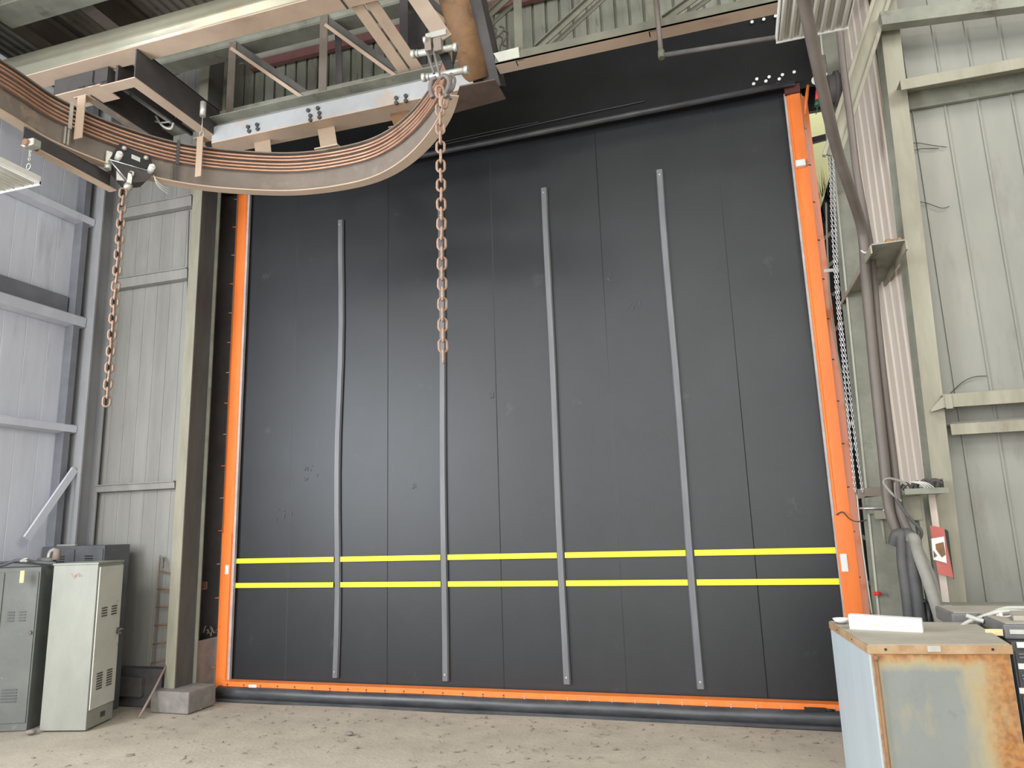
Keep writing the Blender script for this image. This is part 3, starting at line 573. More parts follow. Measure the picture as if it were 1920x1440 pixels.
# Y direction channel beams
ya = thing('cross_beam', (-5.65, 6, 6.7), 'dark cross beam with tan underside between girder and channel beam', 'beam')
MB().box(-5.61, -5.595, 5.3, 6.62, 6.7, 7.06).build('web', M['dark'], ya)
MB().box(-5.73, -5.595, 5.3, 6.60, 6.69, 6.702).box(-6.05, -5.73, 5.30, 5.43, 6.69, 6.702).build('bottom_flange', M['tan'], ya)
MB().box(-5.73, -5.595, 5.3, 6.62, 7.05, 7.062).build('top_flange', M['dark'], ya)
yb_ = thing('cross_beam', (-6.35, 6, 6.7), 'second dark cross beam farther left with grey underside', 'beam')
MB().box(-6.30, -6.285, 5.4, 6.6, 6.7, 7.0).build('web', M['dark'], yb_)
MB().box(-6.40, -6.285, 5.4, 6.55, 6.69, 6.702).build('bottom_flange', M['web'], yb_)
MB().box(-6.02, -5.99, 5.45, 6.6, 6.82, 7.15).build('stiffener', M['dark'], yb_)
T('slotted_plate', MB().slab([(-6.85, 5.29, 6.705), (-6.05, 5.29, 6.705), (-6.05, 5.56, 6.705), (-6.55, 5.56, 6.705)], (0, 0, .012)), M['tan'], 'tan plate with slots bolted under the big girder', 'plate')
for q in ((154, 163), (173, 158), (197, 152)):
    a = UZ(*q, 6.70); MB().box(a.x-.045, a.x+.03, a.y-.012, a.y+.012, 6.696, 6.704).build('slot', M['dark'], bpy.data.objects['slotted_plate'])
T('gap_shade_block', MB().box(-6.85, -6.1, 5.42, 5.52, 6.72, 7.02), M['dark'], 'dark block painted as the shaded gap between the big girder and the slotted plate', 'block')  # solid dark block filling an open gap, its shade put into the colour
T('cross_plate', MB().box(-6.9, -5.75, 6.56, 6.8, 6.60, 6.62), M['web'], 'grey plate joining the cross beams to the channel beam', 'plate')
# wiring loop
s = MB().tube(catmull([U(292, 218, 6.3), U(305, 236, 6.3), U(322, 240, 6.3), U(328, 215, 6.3), U(330, 205, 6.3)], 8), .014, 8)
s.tube(catmull([U(288, 226, 6.3), U(300, 230, 6.3), U(320, 228, 6.3)], 8), .009, 6)
T('loop_cable', s, M['cable'], 'pale cable loop hanging between the two cross beams', 'cable')
# tan twin bar and clevis bar
tb = thing('twin_bar', (-3, 6, 7), 'tan twin steel bars slanting down from girder to channel beam', 'bar')
for dx in (0, .155):
    A = U(665, 12, 5.55)+V(dx+.03, 0, 0); B = U(764, 138, 6.5)+V(dx-.02, 0, 0)
    MB().bar(A, B, .130, .012, (0, -.4, 1)).build('flat_bar', M['tan'], tb)
# left-end strap hangers
def strap(px, py0, py1, Y, wd, lab, ring=False):
    a, b = U(px, py0, Y), U(px-1, py1, Y)
    o = thing('strap_hanger', (a.x, a.y, b.z), lab, 'hanger', 'flat strap hangers in front of the copper bars')
    MB().box(a.x-wd/2, a.x+wd/2, Y, Y+.008, b.z, a.z).build('strap', M['tan'], o)
    MB().box(a.x-wd/2-.05, a.x+wd/2+.01, Y, Y+.10, a.z, a.z+.008).build('top_leg', M['tan'], o)
    if ring:
        c = a+V(0, .02, .045)
        MB().tube([c+V(.025*math.cos(t), 0, .03*math.sin(t)) for t in [i*math.pi/8 for i in range(16)]], .006, 6, True).cyl(c+V(0, 0, .03), c+V(0, 0, .20), .005, 6).cyl(c+V(0, 0, .2), c+V(0, 0, .36), .03, 10).build('eye_bolt', M['galv'], o)
strap(153, 180, 258, 4.62, .095, 'wider pale flat strap hanging in front of the copper bars at left')
strap(375, 257, 330, 5.50, .072, 'narrower pale flat strap with an eye bolt on top', True)
# ---------------------------------------------------------------- curved rail
RZ = 5.5
rp = [(0, 213), (50, 244), (100, 272), (200, 312), (300, 340), (370, 352), (440, 359), (550, 363), (650, 351), (720, 331), (780, 291), (830, 231), (848, 180)]
path = [UZ(*q, RZ) for q in rp]; path = [V(path[0].x+.0, 2.6, RZ), V(path[0].x, 3.3, RZ)]+path
cur = catmull(path, 10)
for _ in range(14): cur = [cur[0]]+[(cur[i-1]+cur[i]*2+cur[i+1])/4 for i in range(1, len(cur)-1)]+[cur[-1]]
def offs(c, d):
    out = []
    for i in range(len(c)):
        t = (c[min(i+1, len(c)-1)]-c[max(i-1, 0)]).normalized(); out.append(c[i]+V(t.y, -t.x, 0)*d)   # d>0 : inner side
    return out
def sweep(prof, c):
    s = MB(); n = len(prof); vv = []
    for i in range(len(c)):
        t = (c[min(i+1, len(c)-1)]-c[max(i-1, 0)]).normalized(); nn = V(t.y, -t.x, 0)
        vv += [c[i]+nn*a_+V(0, 0, b_) for a_, b_ in prof]
    ff = [(i*n+k, i*n+(k+1) % n, (i+1)*n+(k+1) % n, (i+1)*n+k) for i in range(len(c)-1) for k in range(n)]
    s.add(vv, ff); m_ = len(c); s.f += [list(range(n-1, -1, -1)), list(range((m_-1)*n, m_*n))]; s.sm += [False, False]
    return s
rail = thing('curved_crane_rail', (-3.8, 4.6, RZ), 'U shaped curved steel crane rail carrying copper conductor bars', 'rail')
hgt = .43
sweep([(-.006, .012), (.006, .012), (.006, hgt), (-.006, hgt)], cur).build('web', M['web'], rail)
sweep([(-.055, 0), (.055, 0), (.055, .013), (-.055, .013)], cur).build('bottom_flange', M['tan'], rail)
sweep([(-.055, hgt), (.055, hgt), (.055, hgt+.013), (-.055, hgt+.013)], cur).build('top_flange', M['web'], rail)
for k in range(5):
    z = .235+k*.037+(.010 if k > 2 else 0)
    MB().tube([p+V(0, 0, z) for p in offs(cur, .045)], .0125, 8).build('copper_bar', M['copper'], rail)
def near(px):
    best = None
    for i, p in enumerate(cur):
        d = p-CAM; sx = 960+FPX*d.dot(rt)/d.dot(fw)
        if p.y > 3.5 and (best is None or abs(sx-px) < best[0]): best = (abs(sx-px), i)
    return best[1]
for px in (118, 330):
    i = near(px); t = (cur[i+1]-cur[i-1]).normalized(); nn = V(t.y, -t.x, 0); c = cur[i]
    s = MB().bar(c+nn*.06+V(0, 0, .19), c+nn*.06+V(0, 0, .46), .03, .012, nn).bar(c+nn*.05+V(0, 0, .20), c+nn*.05+V(0, 0, .03), .012, .012, nn).bar(c+nn*.05-t*.03+V(0, 0, .20), c+nn*.05-t*.03+V(0, 0, .03), .012, .012, nn)
    s.build('conductor_clamp', M['dark'] if px > 200 else M['galv'], rail)
# second straight lower rail at left
A, B = UZ(52, 285, 5.32), UZ(212, 358, 5.32); A.x = B.x-.0
A0 = V(B.x, A.y-.1, 5.32)
sr = thing('spur_rail', A0, 'short straight tan rail ending beside the left trolley', 'rail')
MB().bar(A0, B, .085, .012).build('bottom_flange', M['tan'], sr)
MB().bar(A0+V(-.03, 0, .09), B+V(-.03, -.02, .09), .010, .17).build('web', M['dark'], sr)
a = U(58, 272, A0.y); 
s = MB().box(a.x-.05, a.x+.07, A0.y-.04, A0.y+.04, a.z-.03, a.z+.04); s.build('end_clip', M['galv'], sr, .01)
MB().cyl((a.x, A0.y-.06, a.z), (a.x, A0.y+.06, a.z), .03, 10).build('clip_bolt', M['rust'], sr)
s = MB(); c = V(a.x, A0.y, a.z-.06)
for k in range(3): s.tube([c+V(0, 0, -.035*k)+V(.008*math.cos(t), 0, .02*math.sin(t)) if k % 2 else c+V(0, 0, -.035*k)+V(0, .008*math.cos(t), .02*math.sin(t)) for t in [i*math.pi/6 for i in range(12)]], .004, 5, True)
c2 = c+V(0, 0, -.14); s.tube([c2+V(.022*math.cos(t), 0, .028*math.sin(t)) for t in [i*math.pi/8 for i in range(16)]], .005, 6, True); s.build('pull_ring', M['galv'], sr)

# ---------------------------------------------------------------- chains
def link_mesh(L_, W, r):
    s = MB(); hl = L_/2-W/2; pts = []; R = W/2-r; hl = L_/2-r-R
    for k in range(9): t = math.pi*k/8; pts.append((R*math.cos(t), 0, hl+R*math.sin(t)))
    for k in range(9): t = math.pi+math.pi*k/8; pts.append((R*math.cos(t), 0, -hl+R*math.sin(t)))
    return s.tube(pts, r, 8, True)
def local(mb, root):
    mb.v = [p+WL[root] for p in mb.v]; return mb
def chain(root, top, bottom, pitch, mtl, W=.085, r=.0125, yaw=0.0, partname='link'):
    n = int(round((top-bottom).length/pitch)); me = None
    for k in range(n+1):
        p = top.lerp(bottom, k/n)
        if me is None:
            o = local(link_mesh(pitch+2*r*1.9, W, r), root).build(partname, mtl, root); me = o
        else:
            o = me.copy(); COL.objects.link(o); o.parent = root
        o.location = p-WL[root]; o.rotation_euler = (random.uniform(-.05, .05), random.uniform(-.04, .04), yaw+(math.pi/2 if k % 2 else 0)+random.uniform(-.12, .12))
yt = 5.02
ct = U(231, 362, yt); cb = U(204, 752, yt); cb.x = ct.x
lch = thing('hanging_chain', cb, 'shorter rusty chain hanging from the black trolley at left', 'chain', 'rusty lifting chains')
random.seed(5); chain(lch, ct, cb, .0785, M['chain'], W=.078, r=.0098, yaw=.75)
yr = 4.72
ct = U(824, 172, yr); cb = U(831, 668, yr); ct.x = cb.x
rch = thing('hanging_chain', cb, 'longer rusty chain hanging in front of the black door', 'chain', 'rusty lifting chains')
chain(rch, ct, cb, .0800, M['chain'], W=.080, r=.0100, yaw=.40)
# a doubled pair of links beside the top of the long chain
xx = local(link_mesh(.115, .088, .0125), rch).build('link', M['chain'], rch); xx.location = ct+V(.035, 0, -.10)-WL[rch]; xx.rotation_euler = (.1, .2, 1.2)
# shackle over the long chain
sh = thing('shackle', ct+V(0, 0, .06), 'dark iron shackle joining the long chain to its hanger pins', 'shackle')
c = ct+V(0, 0, .03)
bow = [(-.03, .10), (-.068, .085), (-.082, .03), (-.072, -.03), (-.058, -.07)]
MB().tube(catmull([c+V(x, 0, z) for x, z in bow]+[], 5), .018, 10).build('bow', M['chaind'], sh)
MB().tube(catmull([c+V(.0, 0, .09), c+V(.045, 0, .10), c+V(.078, 0, .05), c+V(.07, 0, -.01), c+V(.045, 0, -.06), c+V(.062, 0, -.09)], 5), .018, 10).build('bow', M['chaind'], sh)
# hanger assembly with two galvanised pins
hg = thing('rail_end_hanger', U(822, 110, 4.8), 'double pinned hanger with rods above the long chain', 'hanger')
A, B = U(762, -32, 4.8), U(834, 74, 4.8)
MB().bar(A, B, .135, .015, (0, -1, .3)).build('flat_bar', M['tand'], hg)
for (p, q) in (((772, 102), (858, 88)), ((792, 146), (878, 131))):
    a, b = U(*p, 4.82), U(*q, 4.82)
    s = MB().cyl(a, b, .026, 14); d = (b-a).normalized(); s.cyl(a, a+d*.03, .034, 14).cyl(b-d*.03, b, .034, 14).cyl(a+d*.05, a+d*.06, .031, 14); s.build('pin', M['galv'], hg)
for (x0, x1) in ((796, 812), (812, 832)):
    a, b = U((x0+x1)/2-1, 74, 4.78), U((x0+x1)/2+1, 98, 4.78); MB().bar(a, b, .055 if x0 < 800 else .065, .05, (0, -1, 0)).build('clevis', M['web'], hg)
for (p, q) in (((801, 98), (814, 138)), ((813, 96), (825, 142))): MB().cyl(U(*p, 4.76), U(*q, 4.74), .010, 8).build('rod', M['chaind'], hg)
MB().slab([U(822, 100, 4.86), U(840, 98, 4.86), U(852, 132, 4.86), U(838, 136, 4.86)], (0, .04, 0)).build('cheek_plate', M['black'], hg)
MB().bar(U(800, 72, 4.8), U(838, 62, 4.8), .05, .05, (0, 0, 1)).cyl(U(795, 76, 4.76), U(800, 75, 4.76), .03, 10).build('bolt', M['galv'], hg)
MB().tube(catmull([U(845, 138, 4.78), U(853, 150, 4.78), U(848, 168, 4.78), U(840, 175, 4.78), U(845, 186, 4.78)], 5), .012, 8).build('hook', M['chaind'], hg)
# trolley on the rail
i = near(240); c = cur[i]; t = (cur[i+2]-cur[i-2]).normalized(); nn = V(t.y, -t.x, 0)
ty = thing('chain_trolley', c, 'black wheeled trolley on the curved rail above the short chain', 'trolley')
F = nn*.075
def tz(a_, z, o=0): return c+F+nn*o+t*a_+V(0, 0, z)
pl_ = MB().slab([tz(-.20, .04), tz(.20, .04), tz(.17, .20), tz(-.12, .24)], nn*-.012).build('side_plate', M['black'], ty)
MB().slab([c-F+t*-.20+V(0, 0, .04), c-F+t*.20+V(0, 0, .04), c-F+t*.17+V(0, 0, .2), c-F+t*-.12+V(0, 0, .24)], nn*.012).build('side_plate', M['black'], ty)
MB().slab([tz(-.20, .03, .012), tz(.20, .03, .012), tz(.13, -.08, .012), tz(.02, -.13, .012), tz(-.04, -.13, .012)], nn*-.16).build('lower_yoke', M['dark'], ty)
MB().cyl(tz(-.20, .035, .018), tz(.20, .035, .018), .008, 6).cyl(tz(-.20, .03, .018), tz(-.03, -.13, .018), .008, 6).build('rim', M['chrome'], ty)
for a_, z in ((-.08, .20), (.12, .17)): MB().sphere(tz(a_, z, .01), .025, 10, 7).build('dome_nut', M['galv'], ty)
for a_, z in ((-.13, .09), (.165, .06)): MB().cyl(tz(a_, z-.02, 0), tz(a_, z+.01, .075), .030, 12).cyl(tz(a_, z+.01, .075), tz(a_, z+.015, .09), .02, 6).build('axle_bolt', M['white'], ty)
MB().slab([tz(-.01, .12, .004), tz(.07, .11, .004), tz(.07, .155, .004), tz(-.01, .165, .004)], nn*.002).build('rating_plate', M['galv'], ty)
for a_, o in ((-.20, -.02),): MB().cyl(tz(a_, -.05, o), tz(a_, .0, o), .032, 12).bar(tz(a_, .0, o), tz(a_, .13, o), .03, .05, t).build('guide_roller', M['galv'], ty)
MB().slab([tz(-.13, -.02, -.02), tz(-.03, -.12, -.02), tz(-.12, -.14, -.02)], nn*.02).build('gusset', M['galv'], ty)
s = MB()
for k in range(3): s.tube(catmull([tz(.20, .02, .0), tz(.24, -.03-k*.02, .0), tz(.29, -.07-k*.02, .0), tz(.36+.0*k, -.08-k*.03, .0)], 5), .004, 5)
s.build('lead_wires', M['galv'], ty)
e_ = tz(.0, -.05, .02); MB().tube([e_+V(-.045, 0, .012), e_+V(0, -.01, .025), e_+V(.03, -.01, .01), e_+V(.02, 0, -.02)], .010, 8).bar(e_+V(-.01, -.01, 0), e_+V(-.02, -.01, -.12), .04, .03, nn).sphere(e_+V(-.01, -.02, -.14), .042, 10, 8).build('clevis', M['galv'], ty)

# ================================================================ TRUSS 2 (right of centre)
t2 = thing('roof_truss', (-.5, 6.6, 6.7), 'right roof truss with tan underside above the black door', 'truss')
zb = 6.735; yn = UZ(1232, 53, zb).y; yf = UZ(1232, 75, zb).y
MB().box(-2.0, 1.9, yn, yf, zb, zb+.012).build('bottom_flange', M['tan'], t2)
MB().box(-2.0, 1.9, yn, yn+.012, zb, zb+.10).build('bottom_chord', M['olivek'], t2)
for px in (975, 1225):
    b = U(px, 100 if px < 1000 else 55, yn+.05)
    MB().prism([(-.045, 0), (.045, 0), (.045, .01), (-.035, .01), (-.035, .09), (-.045, .09)], (b.x, yn+.02, zb), (b.x, yn+.02, 8.3), V(1, 0, 0), V(0, 1, 0)).build('vertical', M['olivek'], t2)
for (a, b) in (((1004, 94), (1140, -30)), ((1242, 40), (1340, -30)), ((905, 40), (960, -10))):
    A, B = U(*a, yn+.06), U(*b, yn+.06)
    MB().bar(A, B, .07, .012, (0, -1, 0)).bar(A+V(0, -.02, .03), B+V(0, -.02, .03), .012, .05, (0, -1, 0)).bar(A+V(0, .08, -.05), B+V(0, .08, -.05), .05, .012, (0, -1, 0)).build('diagonal', M['olivek'], t2)
MB().slab([U(925, 100, yn-.01), U(972, 88, yn-.01), U(974, 107, yn-.01), U(935, 116, yn-.01)], (0, .01, 0)).build('end_flange', M['pale'], t2)
MB().box(-2.0, 1.9, yn, yn+.2, 8.3, 8.42).build('top_chord', M['olivek'], t2)
s = MB(); random.seed(2); b0 = U(925, 55, 7.3); s.tube([b0, b0+V(0, 0, .4), V(b0.x, yn+.1, 8.35)], .008, 6)
for k in range(7):
    p = b0+V(random.uniform(-.12, .1), random.uniform(-.1, .1), random.uniform(-.2, .2)); s.tube(catmull([p, p+V(.06, 0, -.05), p+V(random.uniform(-.1, .1), .03, -.13), p+V(random.uniform(-.1, .1), 0, -.2)], 4), .010, 6)
T('wire_tangle', s, M['chaind'], 'dark tangled wires hanging beside the rusty brace', 'wire')
# conduit hanging at truss 2
yp = yn-.12
A, B, C_ = U(1226, -40, yp), U(1240, 104, yp), U(1470, 68, yp)
dp = thing('drain_pipe', B, 'thin pipe with an elbow dropping past truss and running right', 'pipe')
MB().cyl(A, B, .024, 12).build('drop_pipe', M['conduit'], dp)
MB().cyl(B+V(0, 0, .05), B+V(0, 0, -.03), .032, 12).build('elbow', M['olivek'], dp)
MB().cyl(B, C_, .022, 12).build('cross_pipe', M['dusky'], dp)
# ================================================================ HIGH BAY LIGHTS
def highbay(x0, x1, y0, y1, z, lab, nt=7):
    o = thing('high_bay_light', ((x0+x1)/2, (y0+y1)/2, z), lab, 'light fixture', 'unlit tubular high bay lights')
    MB().box(x0, x1, y0, y1, z+.012, z+.06).build('housing', M['reflector'], o, .004)
    MB().box(x0, x1, y1-.012, y1, z-.02, z+.012).box(x0, x1, y0, y0+.012, z-.02, z+.012).box(x0, x0+.01, y0, y1, z-.015, z+.012).box(x1-.01, x1, y0, y1, z-.015, z+.012).build('rim', M['white'], o)
    w_ = (x1-x0)/nt
    for k in range(nt):
        cx = x0+w_*(k+.5)
        MB().cyl((cx, y0+.03, z-.004), (cx, y1-.03, z-.004), .019, 12).build('lamp_tube', M['tube_lamp'], o)
        MB().prism([(-w_*.48, -.012), (-w_*.36, .008), (w_*.36, .008), (w_*.48, -.012), (w_*.48, -.006), (w_*.37, .012), (-w_*.37, .012), (-w_*.48, -.006)], (cx, y0+.02, z), (cx, y1-.02, z), V(1, 0, 0), V(0, 0, 1)).build('reflector', M['reflector'], o)
    return o
highbay(.60, 1.10, 3.95, 5.19, 5.5, 'white ribbed high bay light at upper right behind the dark conduit')
highbay(-6.2, -5.46, 3.1, 4.29, 5.0, 'white ribbed high bay light cut off by the left edge')

# ================================================================ RIGHT SIDE
# H column beside the track
hx0, hx1, hy = 1.24, 1.50, 7.55
hc = thing('steel_column', (1.37, 7.6, 0), 'grimy grey green steel column right of the orange track', 'column')
A, B = U(1600, 950, hy), U(1548, 330, hy)
L0, L1 = U(1646, 1150, hy), U(1573, 420, hy); sl = (L1.x-L0.x)/(L1.z-L0.z); hb_ = L0.x-sl*L0.z; ht_ = hb_+sl*7.4
def hcol(x0, x1, y0, y1): return MB().hexa([(hb_+x0, y0, 0), (hb_+x1, y0, 0), (hb_+x1, y1, 0), (hb_+x0, y1, 0), (ht_+x0, y0, 7.4), (ht_+x1, y0, 7.4), (ht_+x1, y1, 7.4), (ht_+x0, y1, 7.4)])
hcol(0, .27, hy, hy+.015).build('front_flange', M['olived'], hc)
hcol(.12, .14, hy+.015, hy+.26).build('web', M['olived'], hc)
hcol(.0, .27, hy+.26, hy+.275).build('rear_flange', M['olived'], hc)
hcol(-.004, .014, hy-.008, hy).build('edge_strip', M['pale'], hc)
# olive column
oc = thing('steel_column', (1.65, 6.75, 0), 'tall pale olive column between ribbed return and ivory wall', 'column')
def quad(Y, l0, l1, z0, z1): return [(l0[0], Y, z0), (l0[1], Y, z0), (l0[1], Y+.02, z0), (l0[0], Y+.02, z0), (l1[0], Y, z1), (l1[1], Y, z1), (l1[1], Y+.02, z1), (l1[0], Y+.02, z1)]
MB().hexa(quad(6.70, (1.525, 1.67), (1.70, 1.86), 0, 6.9)).build('front_flange', M['olive'], oc)
MB().hexa([(1.585, 6.72, 0), (1.62, 6.72, 0), (1.62, 6.9, 0), (1.60, 6.9, 0), (1.77, 6.72, 6.9), (1.79, 6.72, 6.9), (1.79, 6.9, 6.9), (1.77, 6.9, 6.9)]).build('web', M['olived'], oc)
MB().hexa([(1.49, 6.78, 0), (1.53, 6.70, 0), (1.54, 6.71, 0), (1.50, 6.79, 0), (1.66, 6.78, 6.9), (1.70, 6.70, 6.9), (1.71, 6.71, 6.9), (1.67, 6.79, 6.9)]).build('side_lip', M['olived'], oc)
# girts on ivory wall
def girt(p, q, Y, hh, dep, lab, m_='olive', top=True):
    a, b = U(*p, Y), U(*q, Y); b = a+(b-a)*2.2; z = (a.z+U(*q, Y).z)/2
    prof = [(0, 0), (.0, hh), (dep, hh), (dep, hh+.03), (dep+.01, hh+.03), (dep+.01, hh-.01), (.012, hh-.01), (.012, 0)]
    T('wall_girt', MB().prism(prof, (a.x, Y, z-hh), (b.x, Y, z-hh), V(0, 1, 0), V(0, 0, 1)), M[m_], lab, 'girt', 'girts of the ivory wall')
girt((1688, 152), (1920, 104), 6.55, .10, .22, 'upper olive girt high on the ivory wall')
T('wall_girt', MB().box(1.82, 6, 6.80, 6.84, U(1800, 175, 6.8).z-.07, U(1800, 150, 6.8).z), M['olived'], 'shaded lower leg under the upper girt on the ivory wall', 'girt', 'girts of the ivory wall')
girt((1768, 740), (1920, 728), 6.62, .11, .2, 'middle olive girt on the ivory wall with a bent end tab')
girt((1782, 796), (1920, 786), 6.70, .09, .13, 'lower olive girt just below the middle one on ivory wall')
a = U(1745, 768, 6.68); b = U(1770, 741, 6.62); T('girt_clip', MB().slab([a, b, b+V(0, 0, -.10), a+V(0, 0, -.02)], (0, .01, 0)).box(b.x, b.x+.05, 6.61, 6.62, b.z-.115, b.z+.0), M['olive'], 'bent olive end tab joining middle girt to the column', 'clip')
T('eave_beam', MB().slab([U(1650, 22, 6.5), U(2100, -42, 6.5), U(2100, -12, 6.5), U(1655, 46, 6.5)], (0, .1, 0)), M['olived'], 'dusty eave beam above the ivory wall at top right', 'beam')
# diagonal brace
yb2 = 6.62
A, B = U(1672, -60, yb2), U(1560, 292, 6.60)
s = MB().bar(A, B, .17, .02, (0, -1, 0)).bar(A+V(-.07, -.02, 0), B+V(-.07, -.02, 0), .03, .05, (0, -1, 0)).bar(A+V(.07, -.02, 0), B+V(.07, -.02, 0), .03, .05, (0, -1, 0))
T('diagonal_brace', s, M['olive'], 'tan olive diagonal channel brace at upper right behind conduits', 'brace')
# bracket across
A, B = U(1612, 575, 7.5), U(1666, 452, 6.78)
br = thing('channel_bracket', B, 'dusty olive channel bracket spanning the return wall halfway up', 'bracket')
P1, P2, P3, P4 = U(1571, 580, 7.45), U(1634, 460, 6.85), U(1697, 451, 6.72), U(1633, 583, 7.45)
zz = (P1.z+P2.z+P3.z+P4.z)/4
Q = [UZ(1571, 580, zz), UZ(1634, 460, zz+.0), UZ(1697, 451, zz), UZ(1624, 586, zz)]
MB().slab(Q, (0, 0, .012)).build('base', M['olived'], br)
MB().slab([Q[0], Q[1], Q[1]+V(0, 0, -.07), Q[0]+V(0, 0, -.03)], (-.012, 0, 0)).build('lip', M['olive'], br)
MB().slab([Q[3], Q[2], Q[2]+V(0, 0, -.075), Q[3]+V(0, 0, -.045)], (.012, 0, 0)).build('lip', M['olive'], br)
s = MB()
for k in range(14):
    p = Q[2].lerp(Q[1], random.uniform(.05, .5))+V(0, .03, .02); s.sphere(p, random.uniform(.012, .025), 7, 5)
s.build('debris', M['rust'], br); tag(bpy.data.objects['debris'], kind='stuff')
# conduits
def conduit(name, pts, r, m_, lab, cat='conduit', group=None, n=12):
    return T(name, MB().tube(catmull([U(x, y, Y) for x, y, Y in pts], 10), r, n), M[m_], lab, cat, group)
conduit('conduit', [(1498, -40, 4.5), (1515, 40, 4.75), (1532, 120, 5.0), (1550, 200, 5.3), (1572, 290, 5.7), (1598, 368, 6.1), (1614, 420, 6.4), (1620, 460, 6.5), (1625, 540, 6.5), (1640, 700, 6.5), (1656, 850, 6.5), (1667, 950, 6.5), (1684, 1002, 6.5)], .042, 'conduit', 'thickest dark conduit curving down from the top at right', 'conduit', 'dark conduits at right')
conduit('conduit', [(1574, 52, 6.42), (1582, 130, 6.42), (1594, 220, 6.42), (1606, 320, 6.42), (1622, 410, 6.5), (1634, 480, 6.6), (1645, 600, 6.55), (1660, 740, 6.55), (1675, 860, 6.55), (1683, 930, 6.5), (1692, 970, 6.45), (1720, 1030, 6.4), (1745, 1100, 6.35), (1765, 1168, 6.3)], .031, 'conduit', 'thinner grey conduit right of the thick one', 'conduit', 'dark conduits at right')
conduit('cable_tie', [(1615, 470, 6.43), (1622, 474, 6.40), (1632, 470, 6.43)], .008, 'cable', 'pale tie wrapped round conduits above the bracket', 'tie')
s = MB(); random.seed(12); b0 = U(1633, 478, 6.5)
for k in range(5):
    p = b0+V(random.uniform(-.02, .03), -.05, random.uniform(-.02, .03)); s.tube(catmull([p, p+V(.04, -.02, .02), p+V(.02, -.03, -.03), p+V(-.03, 0, 0)], 4), .007, 6)
T('wire_knot', s, M['web'], 'small knot of wire around the conduit at the bracket', 'wire')
# hand chain loop
hcn = thing('hand_chain', U(1600, 925, 7.5), 'silver hand chain loop hanging beside the right orange track', 'chain')
for side, pts in ((0, [(1553, 190, 7.5), (1556, 300, 7.5), (1560, 420, 7.5), (1569, 560, 7.5), (1583, 700, 7.5), (1596, 840, 7.5), (1604, 925, 7.5)]), (1, [(1558, 190, 7.5), (1562, 300, 7.5), (1566, 420, 7.5), (1573, 560, 7.5), (1589, 700, 7.5), (1605, 840, 7.5), (1618, 925, 7.5)])):
    c3 = catmull([U(*p) for p in pts], 30); s = MB(); acc = 0; last = c3[0]; k = 0
    L_ = sum((c3[i+1]-c3[i]).length for i in range(len(c3)-1)); step = .027; pos = 0; seg = 0; d0 = 0
    while seg < len(c3)-1:
        l = (c3[seg+1]-c3[seg]).length
        if d0+l < pos: d0 += l; seg += 1; continue
        p = c3[seg].lerp(c3[seg+1], (pos-d0)/l); tt = (c3[seg+1]-c3[seg]).normalized()
        sx = V(1, 0, 0) if k % 2 else V(0, 1, 0)
        s.tube([p+sx*.009*math.cos(q)+tt*.018*math.sin(q) for q in [j*math.pi/4 for j in range(8)]], .0042, 5, True)
        pos += step; k += 1
    s.build('chain_strand', M['chrome'], hcn)
# chain hoist/operator cluster at the top
op = thing('door_operator', U(1540, 150, 7.35), 'dark door operator with pulley and switches above right track', 'motor')
c = U(1568, 165, 7.35); MB().cyl(c+V(-.08, 0, 0), c+V(.08, 0, 0), .14, 20).cyl(c+V(-.02, -.0, 0), c+V(.02, 0, 0), .17, 20).build('pulley', M['dark'], op)
c = U(1545, 130, 7.35); MB().box(c.x-.05, c.x+.03, 7.33, 7.42, c.z-.12, c.z+.16).build('gear_case', M['chaind'], op, .01)
MB().cyl(U(1530, 150, 7.36), U(1530, 150, 7.30), .045, 12).sphere(U(1549, 140, 7.28), .022).sphere(U(1528, 142, 7.35), .02).build('bolt', M['galv'], op)
MB().cyl(U(1534, 170, 7.36), U(1533, 188, 7.36), .026, 10).build('red_plug', M['redcap'], op)
MB().cyl(U(1533, 189, 7.36), U(1532, 199, 7.36), .028, 10).tube(catmull([U(1532, 199, 7.36), U(1532, 206, 7.36), U(1530, 214, 7.36)], 4), .006, 6).build('green_plug', M['green'], op)
# yellow sheet seen through the gap
ys = MB().slab([U(1505, 205, 10.2), U(1570, 196, 10.2), U(1590, 470, 8.7), U(1520, 460, 8.7)], (0, .03, 0))
T('yellow_sheet', ys, M['ylight'], 'sunlit pale yellow sheet seen through the gap beside the right track', 'sheet')
T('gap_crossbar', MB().bar(U(1508, 268, 8.4), U(1562, 254, 8.4), .04, .07, (0, 0, 1)), M['dark'], 'dark crossbar in front of the yellow sheet', 'bar')
s = MB(); random.seed(9)
for k in range(40):
    p = U(random.uniform(1518, 1560), random.uniform(360, 420), 8.5); q = p+V(random.uniform(-.06, .08), 0, random.uniform(.15, .42)); w_ = .006
    s.add([p+V(-w_, 0, 0), p+V(w_, 0, 0), q, p+V(0, .004, .05)], [(0, 1, 2), (0, 2, 3), (1, 3, 2)])
tag(s.build('dry_grass', M['leaf']), 'pale dry grass blades in front of the yellow sheet', 'grass', kind='stuff')
